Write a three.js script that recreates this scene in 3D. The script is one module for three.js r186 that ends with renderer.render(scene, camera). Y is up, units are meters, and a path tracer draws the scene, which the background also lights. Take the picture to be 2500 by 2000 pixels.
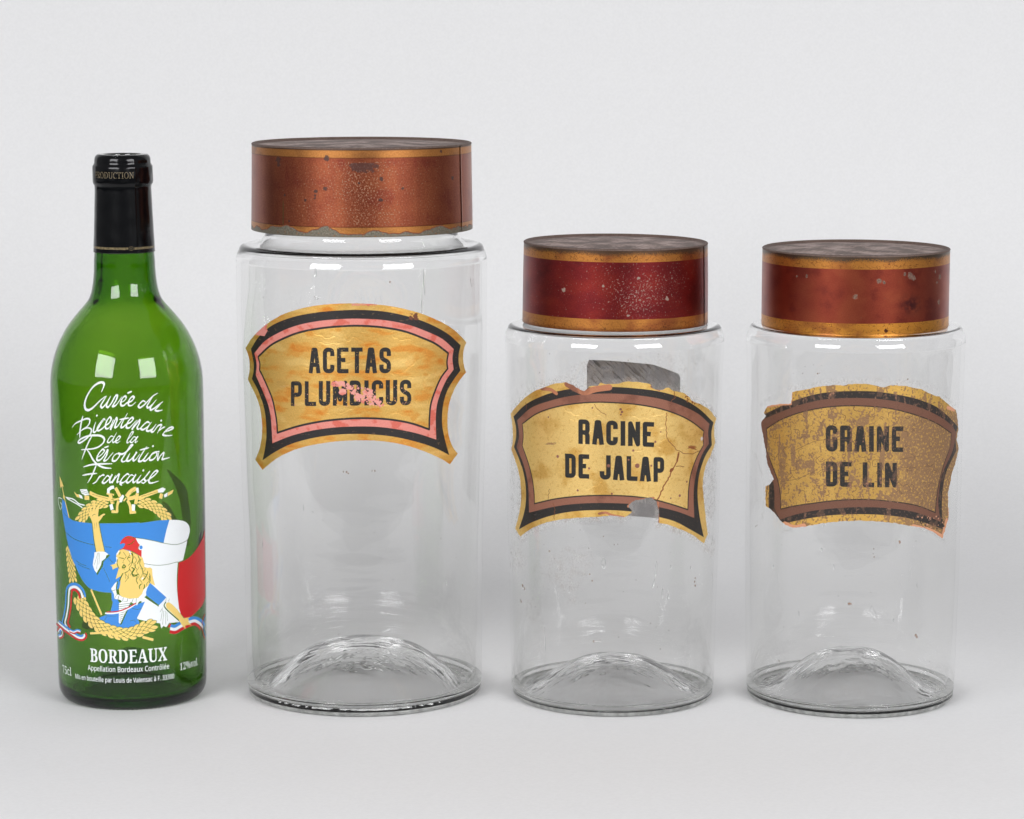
import * as THREE from 'three';
import { ImprovedNoise } from 'three/addons/math/ImprovedNoise.js';
import { mergeGeometries } from 'three/addons/utils/BufferGeometryUtils.js';
import { RectAreaLightUniformsLib } from 'three/addons/lights/RectAreaLightUniformsLib.js';

/* ---------------- camera, light, exposure ---------------- */
const W = 2500, H = 2000, F = 6820, PITCH = THREE.MathUtils.degToRad(8.34);
const CAM = new THREE.Vector3(0, 0.368, 1.46);
const scene = new THREE.Scene();
scene.background = new THREE.Color().setRGB(0.285, 0.286, 0.292);
const camera = new THREE.PerspectiveCamera(2 * THREE.MathUtils.radToDeg(Math.atan(H / 2 / F)), W / H, 0.05, 50);
camera.position.copy(CAM);
camera.rotation.x = -PITCH;
scene.add(camera);
camera.updateMatrixWorld(true); camera.updateProjectionMatrix();
const renderer = new THREE.WebGLRenderer();
renderer.toneMapping = THREE.LinearToneMapping;
renderer.toneMappingExposure = 1;
renderer.shadowMap.enabled = true;
RectAreaLightUniformsLib.init();
const LAMPS = [   // azimuth, elevation (degrees), distance from the jars, width, height, intensity
  { az: -33, el: 22, dist: 1.85, w: 0.86, h: 0.66, power: 7.3 },
  { az: 36, el: 22, dist: 1.85, w: 0.86, h: 0.66, power: 7.3 },
];

/* ---------------- helpers ---------------- */
const noise3 = new ImprovedNoise();
const nz = (x, y, z) => noise3.noise(x, y, z);
const PERM = new Uint8Array(512), GX = new Float32Array(256), GY = new Float32Array(256);
{ let q = 77; for (let i = 0; i < 256; i++) PERM[i] = i; for (let i = 255; i > 0; i--) { q = (q * 1103515245 + 12345) & 0x7fffffff; const j = q % (i + 1), t = PERM[i]; PERM[i] = PERM[j]; PERM[j] = t; } for (let i = 0; i < 256; i++) { PERM[i + 256] = PERM[i]; GX[i] = 1.25 * Math.cos(i * 2.399); GY[i] = 1.25 * Math.sin(i * 2.399); } }
function n2(x, y, s) {
  const X = Math.floor(x), Y = Math.floor(y), fx = x - X, fy = y - Y, xi = (X + s * 57) & 255, yi = Y & 255, xj = (xi + 1) & 255, yj = (yi + 1) & 255;
  const u = fx * fx * fx * (fx * (fx * 6 - 15) + 10), v = fy * fy * fy * (fy * (fy * 6 - 15) + 10);
  const a = PERM[PERM[xi] + yi], b = PERM[PERM[xj] + yi], c = PERM[PERM[xi] + yj], d = PERM[PERM[xj] + yj];
  const p = GX[a] * fx + GY[a] * fy, q = GX[b] * (fx - 1) + GY[b] * fy, r = GX[c] * fx + GY[c] * (fy - 1), t = GX[d] * (fx - 1) + GY[d] * (fy - 1);
  const e = p + u * (q - p), f = r + u * (t - r); return e + v * (f - e);
}
function fbm(x, y, z, n = 4) { let a = 0, k = 0.5, s = (z * 10) | 0; for (let i = 0; i < n; i++) { a += k * n2(x, y, s + i * 13); x *= 2.03; y *= 2.03; k *= 0.5; } return a; }
let seed = 12345;
const rnd = () => { seed = (seed * 1664525 + 1013904223) >>> 0; return seed / 4294967296; };
const lerp = (a, b, t) => a + (b - a) * t;
const sstep = (a, b, x) => { const t = Math.min(1, Math.max(0, (x - a) / (b - a))); return t * t * (3 - 2 * t); };
const cl = (x) => Math.max(0, Math.min(255, x));

function ray(px, py) {      // direction of a photo pixel
  return new THREE.Vector3((px - W / 2) / F, -(py - H / 2) / F, -1).applyAxisAngle(new THREE.Vector3(1, 0, 0), -PITCH);
}
function onGround(px, py) { const d = ray(px, py), t = -CAM.y / d.y; return new THREE.Vector3(CAM.x + d.x * t, 0, CAM.z + d.z * t); }
const FWD = new THREE.Vector3(0, -Math.sin(PITCH), -Math.cos(PITCH));
class Axis {                // a vertical axis standing on the ground, with a radius that depends on height
  constructor(px, py) { this.base = onGround(px, py); this.toCam = Math.atan2(CAM.x - this.base.x, CAM.z - this.base.z); }
  height(py) {              // height of the axis point seen at row py
    const d = ray(W / 2, py), a = Math.atan2(d.y, -d.z);
    return CAM.y + Math.tan(a) * (CAM.z - this.base.z);
  }
  metres(h) { return new THREE.Vector3(this.base.x, h, this.base.z).sub(CAM).dot(FWD) / F; }   // metres per photo pixel at that height
  profile(rows) { return rows.map(([py, half]) => { const h = this.height(py); return [h, half * this.metres(h)]; }).sort((a, b) => a[0] - b[0]); }
  // photo pixel -> [angle about the axis, height] on the surface of radius R(h)
  unwrap(px, py, R) {
    const d = ray(px, py), ox = CAM.x - this.base.x, oz = CAM.z - this.base.z;
    let h = 0.1, th = 0;
    for (let i = 0; i < 6; i++) {
      const r = R(h), A = d.x * d.x + d.z * d.z, B = ox * d.x + oz * d.z, C = ox * ox + oz * oz - r * r;
      const disc = B * B - A * C, t = (-B - Math.sqrt(Math.max(disc, 0))) / A;
      h = CAM.y + d.y * t; th = Math.atan2(ox + d.x * t, oz + d.z * t);
    }
    return [th, h];
  }
}
const interp = (rows) => (h) => {
  if (h <= rows[0][0]) return rows[0][1];
  for (let i = 1; i < rows.length; i++) if (h <= rows[i][0]) { const a = rows[i - 1], b = rows[i]; return lerp(a[1], b[1], (h - a[0]) / (b[0] - a[0])); }
  return rows[rows.length - 1][1];
};
function smoothLine(pts, step) {      // Catmull-Rom through [r, y] points, resampled
  const c = new THREE.CatmullRomCurve3(pts.map(([r, y]) => new THREE.Vector3(r, y, 0)), false, 'centripetal');
  const n = Math.max(2, Math.ceil(c.getLength() / step)), out = [];
  for (let i = 0; i <= n; i++) { const p = c.getPointAt(i / n); out.push([Math.max(p.x, 0), p.y]); }
  return out;
}
// surface of revolution, closed round the axis; wob(theta, i, r, y) moves points along the radius and in height
function revolve(prof, seg, wob) {
  const pos = [], idx = [], n = prof.length, rowAt = [];
  for (let i = 0; i < n; i++) {
    const [r, y] = prof[i];
    rowAt.push(pos.length / 3);
    if (r < 1e-6) { pos.push(0, y, 0); continue; }
    for (let k = 0; k < seg; k++) {
      const th = k / seg * Math.PI * 2, w = wob ? wob(th, i, r, y) : 0, dr = w.length ? w[0] : w, dy = w.length ? w[1] : 0;
      pos.push((r + dr) * Math.sin(th), y + dy, (r + dr) * Math.cos(th));
    }
  }
  for (let i = 0; i + 1 < n; i++) {
    const a0 = rowAt[i], b0 = rowAt[i + 1], ap = prof[i][0] < 1e-6, bp = prof[i + 1][0] < 1e-6;
    if (ap && bp) continue;
    for (let k = 0; k < seg; k++) {
      const k1 = (k + 1) % seg, a = ap ? a0 : a0 + k, a1 = ap ? a0 : a0 + k1, b = bp ? b0 : b0 + k, b1 = bp ? b0 : b0 + k1;
      if (!ap) idx.push(a, a1, b);
      if (!bp) idx.push(bp ? a : a1, b1, b);
    }
  }
  const g = new THREE.BufferGeometry();
  g.setAttribute('position', new THREE.Float32BufferAttribute(pos, 3));
  g.setIndex(idx); g.computeVertexNormals();
  return g;
}
// open band with uv: u = angle / 2pi + 0.5, v over [v0, v1] in height
function band(rows, seg, h0, h1, th0, th1, rad) {
  const pos = [], uv = [], idx = [];
  for (let i = 0; i < rows.length; i++) for (let k = 0; k <= seg; k++) {
    const th = lerp(th0, th1, k / seg), y = rows[i][1], r = rows[i][0] + (rad ? rad(th, y) : 0);
    pos.push(r * Math.sin(th), y, r * Math.cos(th)); uv.push(k / seg, (y - h0) / (h1 - h0));
  }
  const s = seg + 1;
  for (let i = 0; i + 1 < rows.length; i++) for (let k = 0; k < seg; k++) { const a = i * s + k; idx.push(a, a + 1, a + s, a + 1, a + s + 1, a + s); }
  const g = new THREE.BufferGeometry();
  g.setAttribute('position', new THREE.Float32BufferAttribute(pos, 3)); g.setAttribute('uv', new THREE.Float32BufferAttribute(uv, 2));
  g.setIndex(idx); g.computeVertexNormals();
  return g;
}
function mesh(name, g, m, parent) { const o = new THREE.Mesh(g, m); o.name = name; o.castShadow = o.receiveShadow = true; parent.add(o); return o; }
function thing(name, label, category, pos, group) {
  const o = new THREE.Group(); o.name = name; o.position.copy(pos); o.userData = { label, category };
  if (group) o.userData.group = group;
  scene.add(o); return o;
}
function canvas(w, h) { const c = document.createElement('canvas'); c.width = w; c.height = h; return [c, c.getContext('2d')]; }
function tex(c, srgb) { const t = new THREE.CanvasTexture(c); if (srgb) t.colorSpace = THREE.SRGBColorSpace; t.magFilter = THREE.LinearFilter; t.wrapS = t.wrapT = THREE.ClampToEdgeWrapping; return t; }
function dense(pts, step, closed) {
  const out = [], n = pts.length;
  for (let i = 0; i < (closed ? n : n - 1); i++) {
    const a = pts[i], b = pts[(i + 1) % n], k = Math.max(1, Math.ceil(Math.hypot(b[0] - a[0], b[1] - a[1]) / step));
    for (let j = 0; j < k; j++) out.push([lerp(a[0], b[0], j / k), lerp(a[1], b[1], j / k)]);
  }
  if (!closed) out.push(pts[n - 1]);
  return out;
}
function spline(pts, closed, n = 10) {   // smooth 2D curve through points
  const c = new THREE.CatmullRomCurve3(pts.map((p) => new THREE.Vector3(p[0], p[1], 0)), closed, 'centripetal');
  return c.getPoints(n * pts.length).map((p) => [p.x, p.y]);
}
// smooth between corners: runs is a list of runs of points, consecutive runs share their corner
const runs = (...rr) => rr.flatMap((r, i) => { const s = r.length > 2 ? spline(r, false, 6) : r; return i ? s.slice(1) : s; });

/* ---------------- the setting ---------------- */
{
  // paper sweep: floor, curve, wall, as one rolled sheet with thickness
  const zf = 0.42, zw = -0.54, R = 0.26, half = 1.1, top = 1.7, line = [];
  line.push([zf, 0]);
  for (let i = 1; i <= 20; i++) line.push([lerp(zf, zw + R, i / 20), 0]);
  for (let i = 1; i <= 40; i++) { const a = i / 40 * Math.PI / 2; line.push([zw + R - R * Math.sin(a), R - R * Math.cos(a)]); }
  for (let i = 1; i <= 20; i++) line.push([zw, lerp(R, top, i / 20)]);
  const nx = 40, pos = [], uv = [], idx = [];
  let len = 0;
  line.forEach(([z, y], i) => {
    if (i) len += Math.hypot(z - line[i - 1][0], y - line[i - 1][1]);
    for (let k = 0; k <= nx; k++) { const x = lerp(-half, half, k / nx); pos.push(x, y, z); uv.push(x, len); }
  });
  for (let i = 0; i + 1 < line.length; i++) for (let k = 0; k < nx; k++) { const a = i * (nx + 1) + k, b = a + nx + 1; idx.push(a, a + 1, b, a + 1, b + 1, b); }
  const g = new THREE.BufferGeometry();
  g.setAttribute('position', new THREE.Float32BufferAttribute(pos, 3)); g.setAttribute('uv', new THREE.Float32BufferAttribute(uv, 2));
  g.setIndex(idx); g.computeVertexNormals();
  const [c, x] = canvas(512, 512), im = x.createImageData(512, 512);
  for (let i = 0; i < 512 * 512; i++) {
    const u = i % 512, v = (i / 512) | 0, t = 245 + 4 * (rnd() - 0.5) + 3 * fbm(u / 64, v / 64, 3.3, 3) * Math.sin(Math.PI * u / 512) * Math.sin(Math.PI * v / 512);
    im.data[4 * i] = t; im.data[4 * i + 1] = t; im.data[4 * i + 2] = t; im.data[4 * i + 3] = 255;
  }
  x.putImageData(im, 0, 0);
  const t = tex(c, true); t.wrapS = t.wrapT = THREE.RepeatWrapping; t.repeat.set(1.7, 1.7);
  const o = mesh('paper_backdrop', g, new THREE.MeshStandardMaterial({ name: 'backdrop_paper', map: t, color: new THREE.Color().setRGB(0.86, 0.86, 0.86), roughness: 0.9 }), scene);
  o.userData = { kind: 'structure', label: 'seamless pale grey paper sweep behind and under the jars', category: 'backdrop' };
  // dark studio floor the sweep lies on
  const fg = new THREE.PlaneGeometry(9, 9); fg.rotateX(-Math.PI / 2); fg.translate(0, -0.004, 0.5);
  const fl = mesh('studio_floor', fg, new THREE.MeshStandardMaterial({ name: 'floor_grey', color: new THREE.Color().setRGB(0.06, 0.06, 0.06), roughness: 0.8 }), scene);
  fl.userData = { kind: 'structure', label: 'dark studio floor under the paper sweep', category: 'floor' };
}

/* ---------------- the two softboxes whose reflections show in the glass ---------------- */
const black = new THREE.MeshStandardMaterial({ name: 'black_fabric', color: new THREE.Color().setRGB(0.02, 0.02, 0.02), roughness: 0.8 });
LAMPS.forEach((L, i) => {
  const a = THREE.MathUtils.degToRad(L.az), e = THREE.MathUtils.degToRad(L.el), aim = new THREE.Vector3(0, 0.14, 0);
  const p = new THREE.Vector3(Math.sin(a) * Math.cos(e), Math.sin(e), Math.cos(a) * Math.cos(e)).multiplyScalar(L.dist).add(aim);
  const g = thing('softbox_lamp' + (i ? '_00' + i : ''), `rectangular studio softbox on a stand, standing towards the ${i ? 'GRAINE DE LIN jar' : 'green wine bottle'}`, 'softbox', new THREE.Vector3(p.x, 0, p.z), 'studio softboxes');
  const head = new THREE.Group(); head.name = 'lamp_head'; head.position.y = p.y; g.add(head);
  head.lookAt(aim);
  const dg = new THREE.BoxGeometry(L.w, L.h, 0.004);
  mesh('lamp_diffuser', dg, new THREE.MeshStandardMaterial({ name: 'lit_diffuser', color: 0xffffff, emissive: 0xfdfdff, emissiveIntensity: L.power * 0.5, roughness: 0.8 }), head);
  const hs = new THREE.CylinderGeometry(0.08, Math.SQRT1_2, 0.4, 4, 1, true); hs.rotateY(Math.PI / 4); hs.scale(L.w, 1, L.h); hs.rotateX(-Math.PI / 2); hs.translate(0, 0, -0.21);
  mesh('lamp_housing', hs, black, head);
  const light = new THREE.RectAreaLight(0xfdfdff, L.power, L.w, L.h);
  light.name = 'softbox_light'; light.rotation.y = Math.PI; light.position.z = 0.006; head.add(light);
  const pole = new THREE.CylinderGeometry(0.016, 0.016, p.y - 0.1, 16), off = -0.4;
  pole.translate(Math.sin(a) * -off, (p.y - 0.1) / 2, Math.cos(a) * -off);
  const legs = [];
  for (let k = 0; k < 3; k++) {
    const t = k / 3 * Math.PI * 2, l = new THREE.CylinderGeometry(0.011, 0.011, 0.52, 10);
    l.rotateZ(-0.95); l.translate(0.21, 0.15, 0); l.rotateY(t); l.translate(Math.sin(a) * -off, 0, Math.cos(a) * -off); legs.push(l);
  }
  const arm = new THREE.CylinderGeometry(0.014, 0.014, 0.3, 10); arm.rotateX(Math.PI / 2); arm.rotateY(a); arm.translate(Math.sin(a) * 0.3, p.y - 0.1, Math.cos(a) * 0.3);
  mesh('lamp_stand', mergeGeometries([pole, arm]), black, g);
  legs.forEach((l) => mesh('stand_leg', l, black, g));
});

/* ---------------- glass ---------------- */
const clearGlass = new THREE.MeshPhysicalMaterial({ name: 'clear_glass', color: 0xffffff, roughness: 0.0, metalness: 0, transmission: 1, thickness: 0.01, ior: 1.5, attenuationColor: new THREE.Color().setRGB(0.83, 0.85, 0.82), attenuationDistance: 0.05 });
const wallGlass = new THREE.MeshPhysicalMaterial({ name: 'thin_clear_glass', color: new THREE.Color().setRGB(0.988, 0.988, 0.986), roughness: 0.0, metalness: 0, transmission: 1, thickness: 0, ior: 1.5 });
const greenGlass = new THREE.MeshPhysicalMaterial({ name: 'green_glass', color: 0xffffff, roughness: 0.0, metalness: 0, transmission: 1, thickness: 0.01, ior: 1.51, attenuationColor: new THREE.Color().setRGB(0.135, 0.345, 0.009), attenuationDistance: 0.006 });

const scuffed = new THREE.MeshStandardMaterial({ name: 'scuffed_glass', color: 0xffffff, vertexColors: true, roughness: 0.8 });
// one jar: rows = silhouette [photo row, half width], wall thickness, base, neck
function jarGlass(ax, o) {
  const prof = ax.profile(o.rows), R0 = interp(prof), top = prof[prof.length - 1][0];
  const wobOut = (th, y) => {
    const s = Math.sin(th + o.seed), c = Math.cos(th + o.seed);
    return 0.00035 * nz(1.1 * s + o.seed, y * 14, 1.1 * c) + 0.00010 * nz(2.2 * s + 9, y * 55 + o.seed, 2.2 * c);
  };
  const wobIn = (th, y) => {
    const s = Math.sin(th - o.seed), c = Math.cos(th - o.seed), low = 1 - sstep(0.02, 0.11, y);
    return 0.0009 * nz(1.3 * s + 5, y * 16 + o.seed, 1.3 * c) + 0.00022 * nz(2.5 * s, y * 60, 2.5 * c + o.seed) + low * 0.00026 * nz(1.6 * s, y * 260, 1.6 * c + 4) + low * 0.00006 * nz(5 * s, y * 500, 5 * c);
  };
  const rb = o.bearing * R0(0.02), hs = top;                 // shoulder edge height
  const rN = o.neckHalf * ax.metres(hs), hN = o.neckTop, t = o.wall, tb = o.floor, rp = o.puntR * R0(0.02), pf = (r) => { const q = Math.min(1, r / rp), e = Math.pow(1 - Math.pow(q, o.bell), o.flare); return e * o.punt; };
  const outer = [], inner = [];
  for (let i = 0; i <= 40; i++) { const r = rb * 0.97 * i / 40; outer.push([r, pf(r) + 0.0012 * (1 - sstep(0.8, 1, i / 40))]); }
  const Rw = R0(0.02), lift = 0.0068;
  outer.push(...smoothLine([[rb * 0.985, 0], [rb + (Rw - rb) * 0.45, lift * 0.12], [Rw * 0.985, lift * 0.5], [R0(lift), lift]], 0.0008));
  for (let y = lift + 0.0015; y < hs - 0.0005; y += 0.0015) outer.push([R0(y), y]);
  const Rs = R0(hs), sh = o.shoulder, rs = o.round;
  outer.push(...smoothLine([[Rs, hs], [Rs - rs * 0.12, hs + rs * 0.45], [Rs - rs * 0.5, hs + rs * 0.85], [Rs - rs * 1.1, hs + rs], [lerp(Rs, rN, 0.6), hs + rs + sh * 0.35], [rN + 0.0035, hs + rs + sh * 0.75], [rN + 0.0007, hs + rs + sh + 0.002], [rN, hs + rs + sh + 0.006]], 0.0007));
  const hn0 = hs + rs + sh + 0.006;
  for (let y = hn0 + 0.002; y < hN - 0.002; y += 0.002) outer.push([rN, y]);
  outer.push(...smoothLine([[rN, hN - 0.0015], [rN - t * 0.15, hN - 0.0003], [rN - t * 0.5, hN], [rN - t * 0.85, hN - 0.0003], [rN - t, hN - 0.0015]], 0.0006));
  const nOut = outer.length;
  // inner, from rim down to the middle of the floor
  for (let y = hN - 0.0035; y > hn0 - 0.003; y -= 0.002) inner.push([rN - t, y]);
  inner.push(...smoothLine([[rN - t, hn0 - 0.003], [rN - t + 0.001, hs + rs + sh - 0.002], [rN - t * 0.4, hs + rs + sh * 0.6 - t * 0.9], [lerp(Rs, rN, 0.6), hs + rs + sh * 0.35 - t * 0.95], [Rs - rs - t * 0.4, hs + rs * 0.6 - t * 0.6], [Rs - t - rs * 0.25, hs + rs * 0.15 - t * 0.25], [Rs - t, hs - t]], 0.0007));
  // thin wall and neck; the shoulder and the base slab with its pushed-up punt are solid
  const yIn = tb + o.corner, hk = yIn + 0.001, heel = (y) => o.heel * Math.pow(1 - sstep(0, 1, y / 0.045), 1.5);
  const hA = hs - 0.006, hB = hn0 + 0.003, floorIn = [], wallOut = [], wallIn = [], neck = [];
  for (let y = hk; y < hA; y += 0.0012) { wallOut.push([R0(y), y]); wallIn.unshift([R0(y) - t - heel(y), y]); }
  wallOut.push([R0(hA), hA]); wallIn.unshift([R0(hA) - t, hA]);
  outer.forEach((p, i) => { if (i > 41 && p[1] > hB && p[0] < rN + 0.0005) neck.push(p); });
  for (let y = hN - 0.0035; y > hB; y -= 0.002) neck.push([rN - t, y]);
  const re = R0(hk) - t - heel(hk), ri = re - o.corner;
  floorIn.push(...smoothLine([[re, hk], [re - o.corner * 0.22, tb + o.corner * 0.35], [ri, tb + pf(ri) * 0.6 + 0.0004]], 0.0007));
  for (let i = 69; i >= 0; i--) { const r = ri * i / 70; floorIn.push([r, pf(r * 0.97) * 0.97 + tb + 0.0006]); }
  const lowOut = outer.filter((p, i) => i < 41 || p[1] < hk - 0.0003), nLow = lowOut.length;
  const g = mergeGeometries([revolve(wallOut, 224, (th, i, r, y) => wobOut(th, y)), revolve(wallIn, 224, (th, i, r, y) => wobIn(th, y))]);
  const neckG = revolve(neck, 224, (th, i, r, y) => 0.4 * wobOut(th, y));
  // shoulder ring: the outer line and the same line set inward, thinning out at both ends
  const line = outer.filter((p, i) => i > 41 && p[1] > hA - 0.0004 && p[1] < hB + 0.0012 && p[0] > rN - 0.0005), inLine = [], n = line.length;
  line.forEach((p, i) => {
    const a = line[Math.max(0, i - 1)], b = line[Math.min(n - 1, i + 1)], dx = b[0] - a[0], dy = b[1] - a[1], l = Math.hypot(dx, dy) || 1, u = i / (n - 1), k = 0.0001 + o.ring * t * sstep(0, 0.3, u) * sstep(1, 0.8, u);
    inLine.unshift([p[0] - dy / l * k, p[1] + dx / l * k]);
  });
  const mid = (n * 2) / 2, shoulderG = revolve(line.concat(inLine, [line[0]]), 224, (th, i, r, y) => 0.5 * wobOut(th, y) + (i >= mid && i < 2 * n ? 0.00012 * nz(2 * Math.sin(th), y * 150, 2 * Math.cos(th) + o.seed) * sstep(0, 0.3, Math.min(i - mid, 2 * n - 1 - i) / n) : 0));
  const base = revolve(lowOut.concat([[R0(hk), hk]], floorIn), 256, (th, i, r, y) => {
    const s = Math.sin(th), c = Math.cos(th);
    if (i < 41) return [0, 0.0003 * nz(r * 90 * s, r * 90 * c, o.seed) * sstep(0, 0.3, (rb - r) / rb) + 0.00016 * (nz(r * 380 * s, r * 420 * c, o.seed + 3) + 0.6) * (1 - sstep(0.3, 0.5, (rb - r) / rb)) + 0.00010 * nz(r * 200 * s, r * 800 * c, 5)];
    if (i <= nLow) return wobOut(th, y);
    if (r < ri) return [0, (0.0006 * nz(r * 50 * s + 3, r * 50 * c, o.seed) + 0.00014 * nz(r * 110 * s, r * 330 * c + 9, o.seed) + 0.00009 * nz(r * 260 * s, r * 900 * c + 9, o.seed)) * sstep(0, 0.15, (ri - r) / ri)];
    return wobIn(th, y);
  });
  const footRows = [], footG = (() => {
    for (let i = 0; i <= 10; i++) { const u = i / 10; if (u < 0.6) { const r = lerp(0.90 * rb, 0.985 * rb, u / 0.6); footRows.push([r, 0.0009 - 0.0005 * u / 0.6]); } else { const q = (u - 0.6) / 0.4; footRows.push([lerp(0.985 * rb, Rw - 0.0009, q), 0.0004 + 0.0022 * q * q]); } }
    const gg = revolve(footRows, 360), P = gg.attributes.position, col = [];
    for (let i = 0; i < P.count; i++) { const n = 0.62 + 0.45 * fbm(P.getX(i) * 300, P.getZ(i) * 300, o.seed, 3) + 0.3 * fbm(P.getX(i) * 60, P.getZ(i) * 60, o.seed + 2, 2); col.push(n * 0.99, n, n * 0.97); }
    gg.setAttribute('color', new THREE.Float32BufferAttribute(col, 3)); return gg;
  })();
  return { footG, g, base, neckG, shoulderG, R: (th, y) => R0(y) + wobOut(th, y), R0, hs, rN };
}

/* ---------------- labels: an outline wrapped round the glass, with thickness ---------------- */
function wrapShape(outline, R, r0, r1, uvOf, strip) {     // outline: [[theta, h]...], front face, back face and edge
  const pos = [], uv = [], idx = [], inward = new Set();
  const put = (th, h, d) => { const r = R(th, h) + d; pos.push(r * Math.sin(th), h, r * Math.cos(th)); uv.push(...uvOf(th, h)); return pos.length / 3 - 1; };
  let lo = Infinity, hi = -Infinity;
  for (const p of outline) { lo = Math.min(lo, p[0]); hi = Math.max(hi, p[0]); }
  const n = Math.ceil((hi - lo) / strip);
  const cut = (poly, at, keepAbove) => {
    const out = [];
    for (let i = 0; i < poly.length; i++) {
      const a = poly[i], b = poly[(i + 1) % poly.length], ia = keepAbove ? a[0] >= at : a[0] <= at, ib = keepAbove ? b[0] >= at : b[0] <= at;
      if (ia) out.push(a);
      if (ia !== ib) { const t = (at - a[0]) / (b[0] - a[0]); out.push([at, lerp(a[1], b[1], t)]); }
    }
    return out;
  };
  for (let i = 0; i < n; i++) {
    const a = lerp(lo, hi, i / n), b = lerp(lo, hi, (i + 1) / n);
    let poly = cut(cut(outline, a, true), b, false);
    if (poly.length < 3) continue;
    const v = poly.map((p) => new THREE.Vector2(p[0], p[1]));
    const f = THREE.ShapeUtils.triangulateShape(v, []);
    const at1 = poly.map((p) => put(p[0], p[1], r1)), at0 = poly.map((p) => put(p[0], p[1], r0)); at0.forEach((q) => inward.add(q));
    for (const [x, y, z] of f) {
      const s = (poly[y][0] - poly[x][0]) * (poly[z][1] - poly[x][1]) - (poly[z][0] - poly[x][0]) * (poly[y][1] - poly[x][1]);
      if (Math.abs(s) < 1e-14) continue;
      if (s > 0) { idx.push(at1[x], at1[y], at1[z], at0[x], at0[z], at0[y]); } else { idx.push(at1[x], at1[z], at1[y], at0[x], at0[y], at0[z]); }
    }
  }
  let area = 0;
  for (let i = 0; i < outline.length; i++) { const a = outline[i], b = outline[(i + 1) % outline.length]; area += a[0] * b[1] - b[0] * a[1]; }
  const nrm = new Array(pos.length).fill(0);
  for (let i = 0; i < pos.length / 3; i++) { const x = pos[3 * i], z = pos[3 * i + 2], l = Math.hypot(x, z); const sgn = inward.has(i) ? -1 : 1; nrm[3 * i] = sgn * x / l; nrm[3 * i + 2] = sgn * z / l; }
    for (let i = 0; i < outline.length; i++) {
    const p = outline[i], q = outline[(i + 1) % outline.length], a = put(...p, r1), b = put(...q, r1), c = put(...q, r0), d = put(...p, r0);
    const tx = q[0] - p[0], ty = (q[1] - p[1]) / 0.06, l = Math.hypot(tx, ty) || 1, sg = area > 0 ? 1 : -1, nt = sg * ty / l, nh = -sg * tx / l;
    for (const w of [p, q, q, p]) nrm.push(nt * Math.cos(w[0]), nh, -nt * Math.sin(w[0]));
    if (area > 0) idx.push(a, d, b, b, d, c); else idx.push(a, b, d, b, c, d);
  }
  // back faces point inward
  const g = new THREE.BufferGeometry();
  g.setAttribute('position', new THREE.Float32BufferAttribute(pos, 3)); g.setAttribute('uv', new THREE.Float32BufferAttribute(uv, 2));
  g.setAttribute('normal', new THREE.Float32BufferAttribute(nrm, 3)); g.setIndex(idx);
  return g;
}

// condensed block capitals as rounded strokes in a unit box; third number rounds that corner
const GLYPH = {
  A: [[[0, 1], [0.36, 0], [0.64, 0], [1, 1]], [[0.12, 0.7], [0.88, 0.7]]],
  C: [[[1, 0.3], [1, 0, 0.5], [0, 0, 0.5], [0, 1, 0.5], [1, 1, 0.5], [1, 0.7]]],
  E: [[[1, 0], [0, 0], [0, 1], [1, 1]], [[0, 0.48], [0.85, 0.48]]],
  T: [[[0, 0], [1, 0]], [[0.5, 0], [0.5, 1]]],
  S: [[[1, 0.3], [1, 0, 0.5], [0, 0, 0.5], [0, 0.42, 0.45], [1, 0.58, 0.45], [1, 1, 0.5], [0, 1, 0.5], [0, 0.7]]],
  P: [[[0, 1], [0, 0], [1, 0, 0.4], [1, 0.55, 0.4], [0, 0.55]]],
  L: [[[0, 0], [0, 1], [1, 1]]],
  U: [[[0, 0], [0, 1, 0.5], [1, 1, 0.5], [1, 0]]],
  M: [[[0, 1], [0, 0], [0.5, 0.8], [1, 0], [1, 1]]],
  B: [[[0, 0.5], [0, 1], [1, 1, 0.4], [1, 0.5, 0.4], [0, 0.5], [0, 0], [0.92, 0, 0.4], [0.92, 0.5, 0.3], [0.6, 0.5]]],
  I: [[[0.5, 0], [0.5, 1]]],
  R: [[[0, 1], [0, 0], [1, 0, 0.4], [1, 0.53, 0.4], [0, 0.53]], [[0.6, 0.53], [1, 0.62, 0.3], [1, 1]]],
  N: [[[0, 1], [0, 0], [1, 1], [1, 0]]],
  D: [[[0, 0], [0, 1], [1, 1, 0.5], [1, 0, 0.5], [0, 0]]],
  J: [[[1, 0], [1, 1, 0.5], [0, 1, 0.5], [0, 0.7]]],
  G: [[[1, 0.3], [1, 0, 0.5], [0, 0, 0.5], [0, 1, 0.5], [1, 1, 0.5], [1, 0.55], [0.6, 0.55]]],
};
function roundCorners(pts, ax, ay) {
  const out = [];
  pts.forEach((p, i) => {
    if (!p[2] || !i || i === pts.length - 1) { out.push([p[0], p[1]]); return; }
    const prev = pts[i - 1], next = pts[i + 1], along = (q) => { const dx = (q[0] - p[0]) * ax, dy = (q[1] - p[1]) * ay, l = Math.hypot(dx, dy), k = Math.min(0.5, p[2] * ax / l); return [p[0] + (q[0] - p[0]) * k, p[1] + (q[1] - p[1]) * k]; };
    const a = along(prev), b = along(next);
    for (let j = 0; j <= 8; j++) { const t = j / 8; out.push([(1 - t) * (1 - t) * a[0] + 2 * t * (1 - t) * p[0] + t * t * b[0], (1 - t) * (1 - t) * a[1] + 2 * t * (1 - t) * p[1] + t * t * b[1]]); }
  });
  return out;
}

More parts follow.
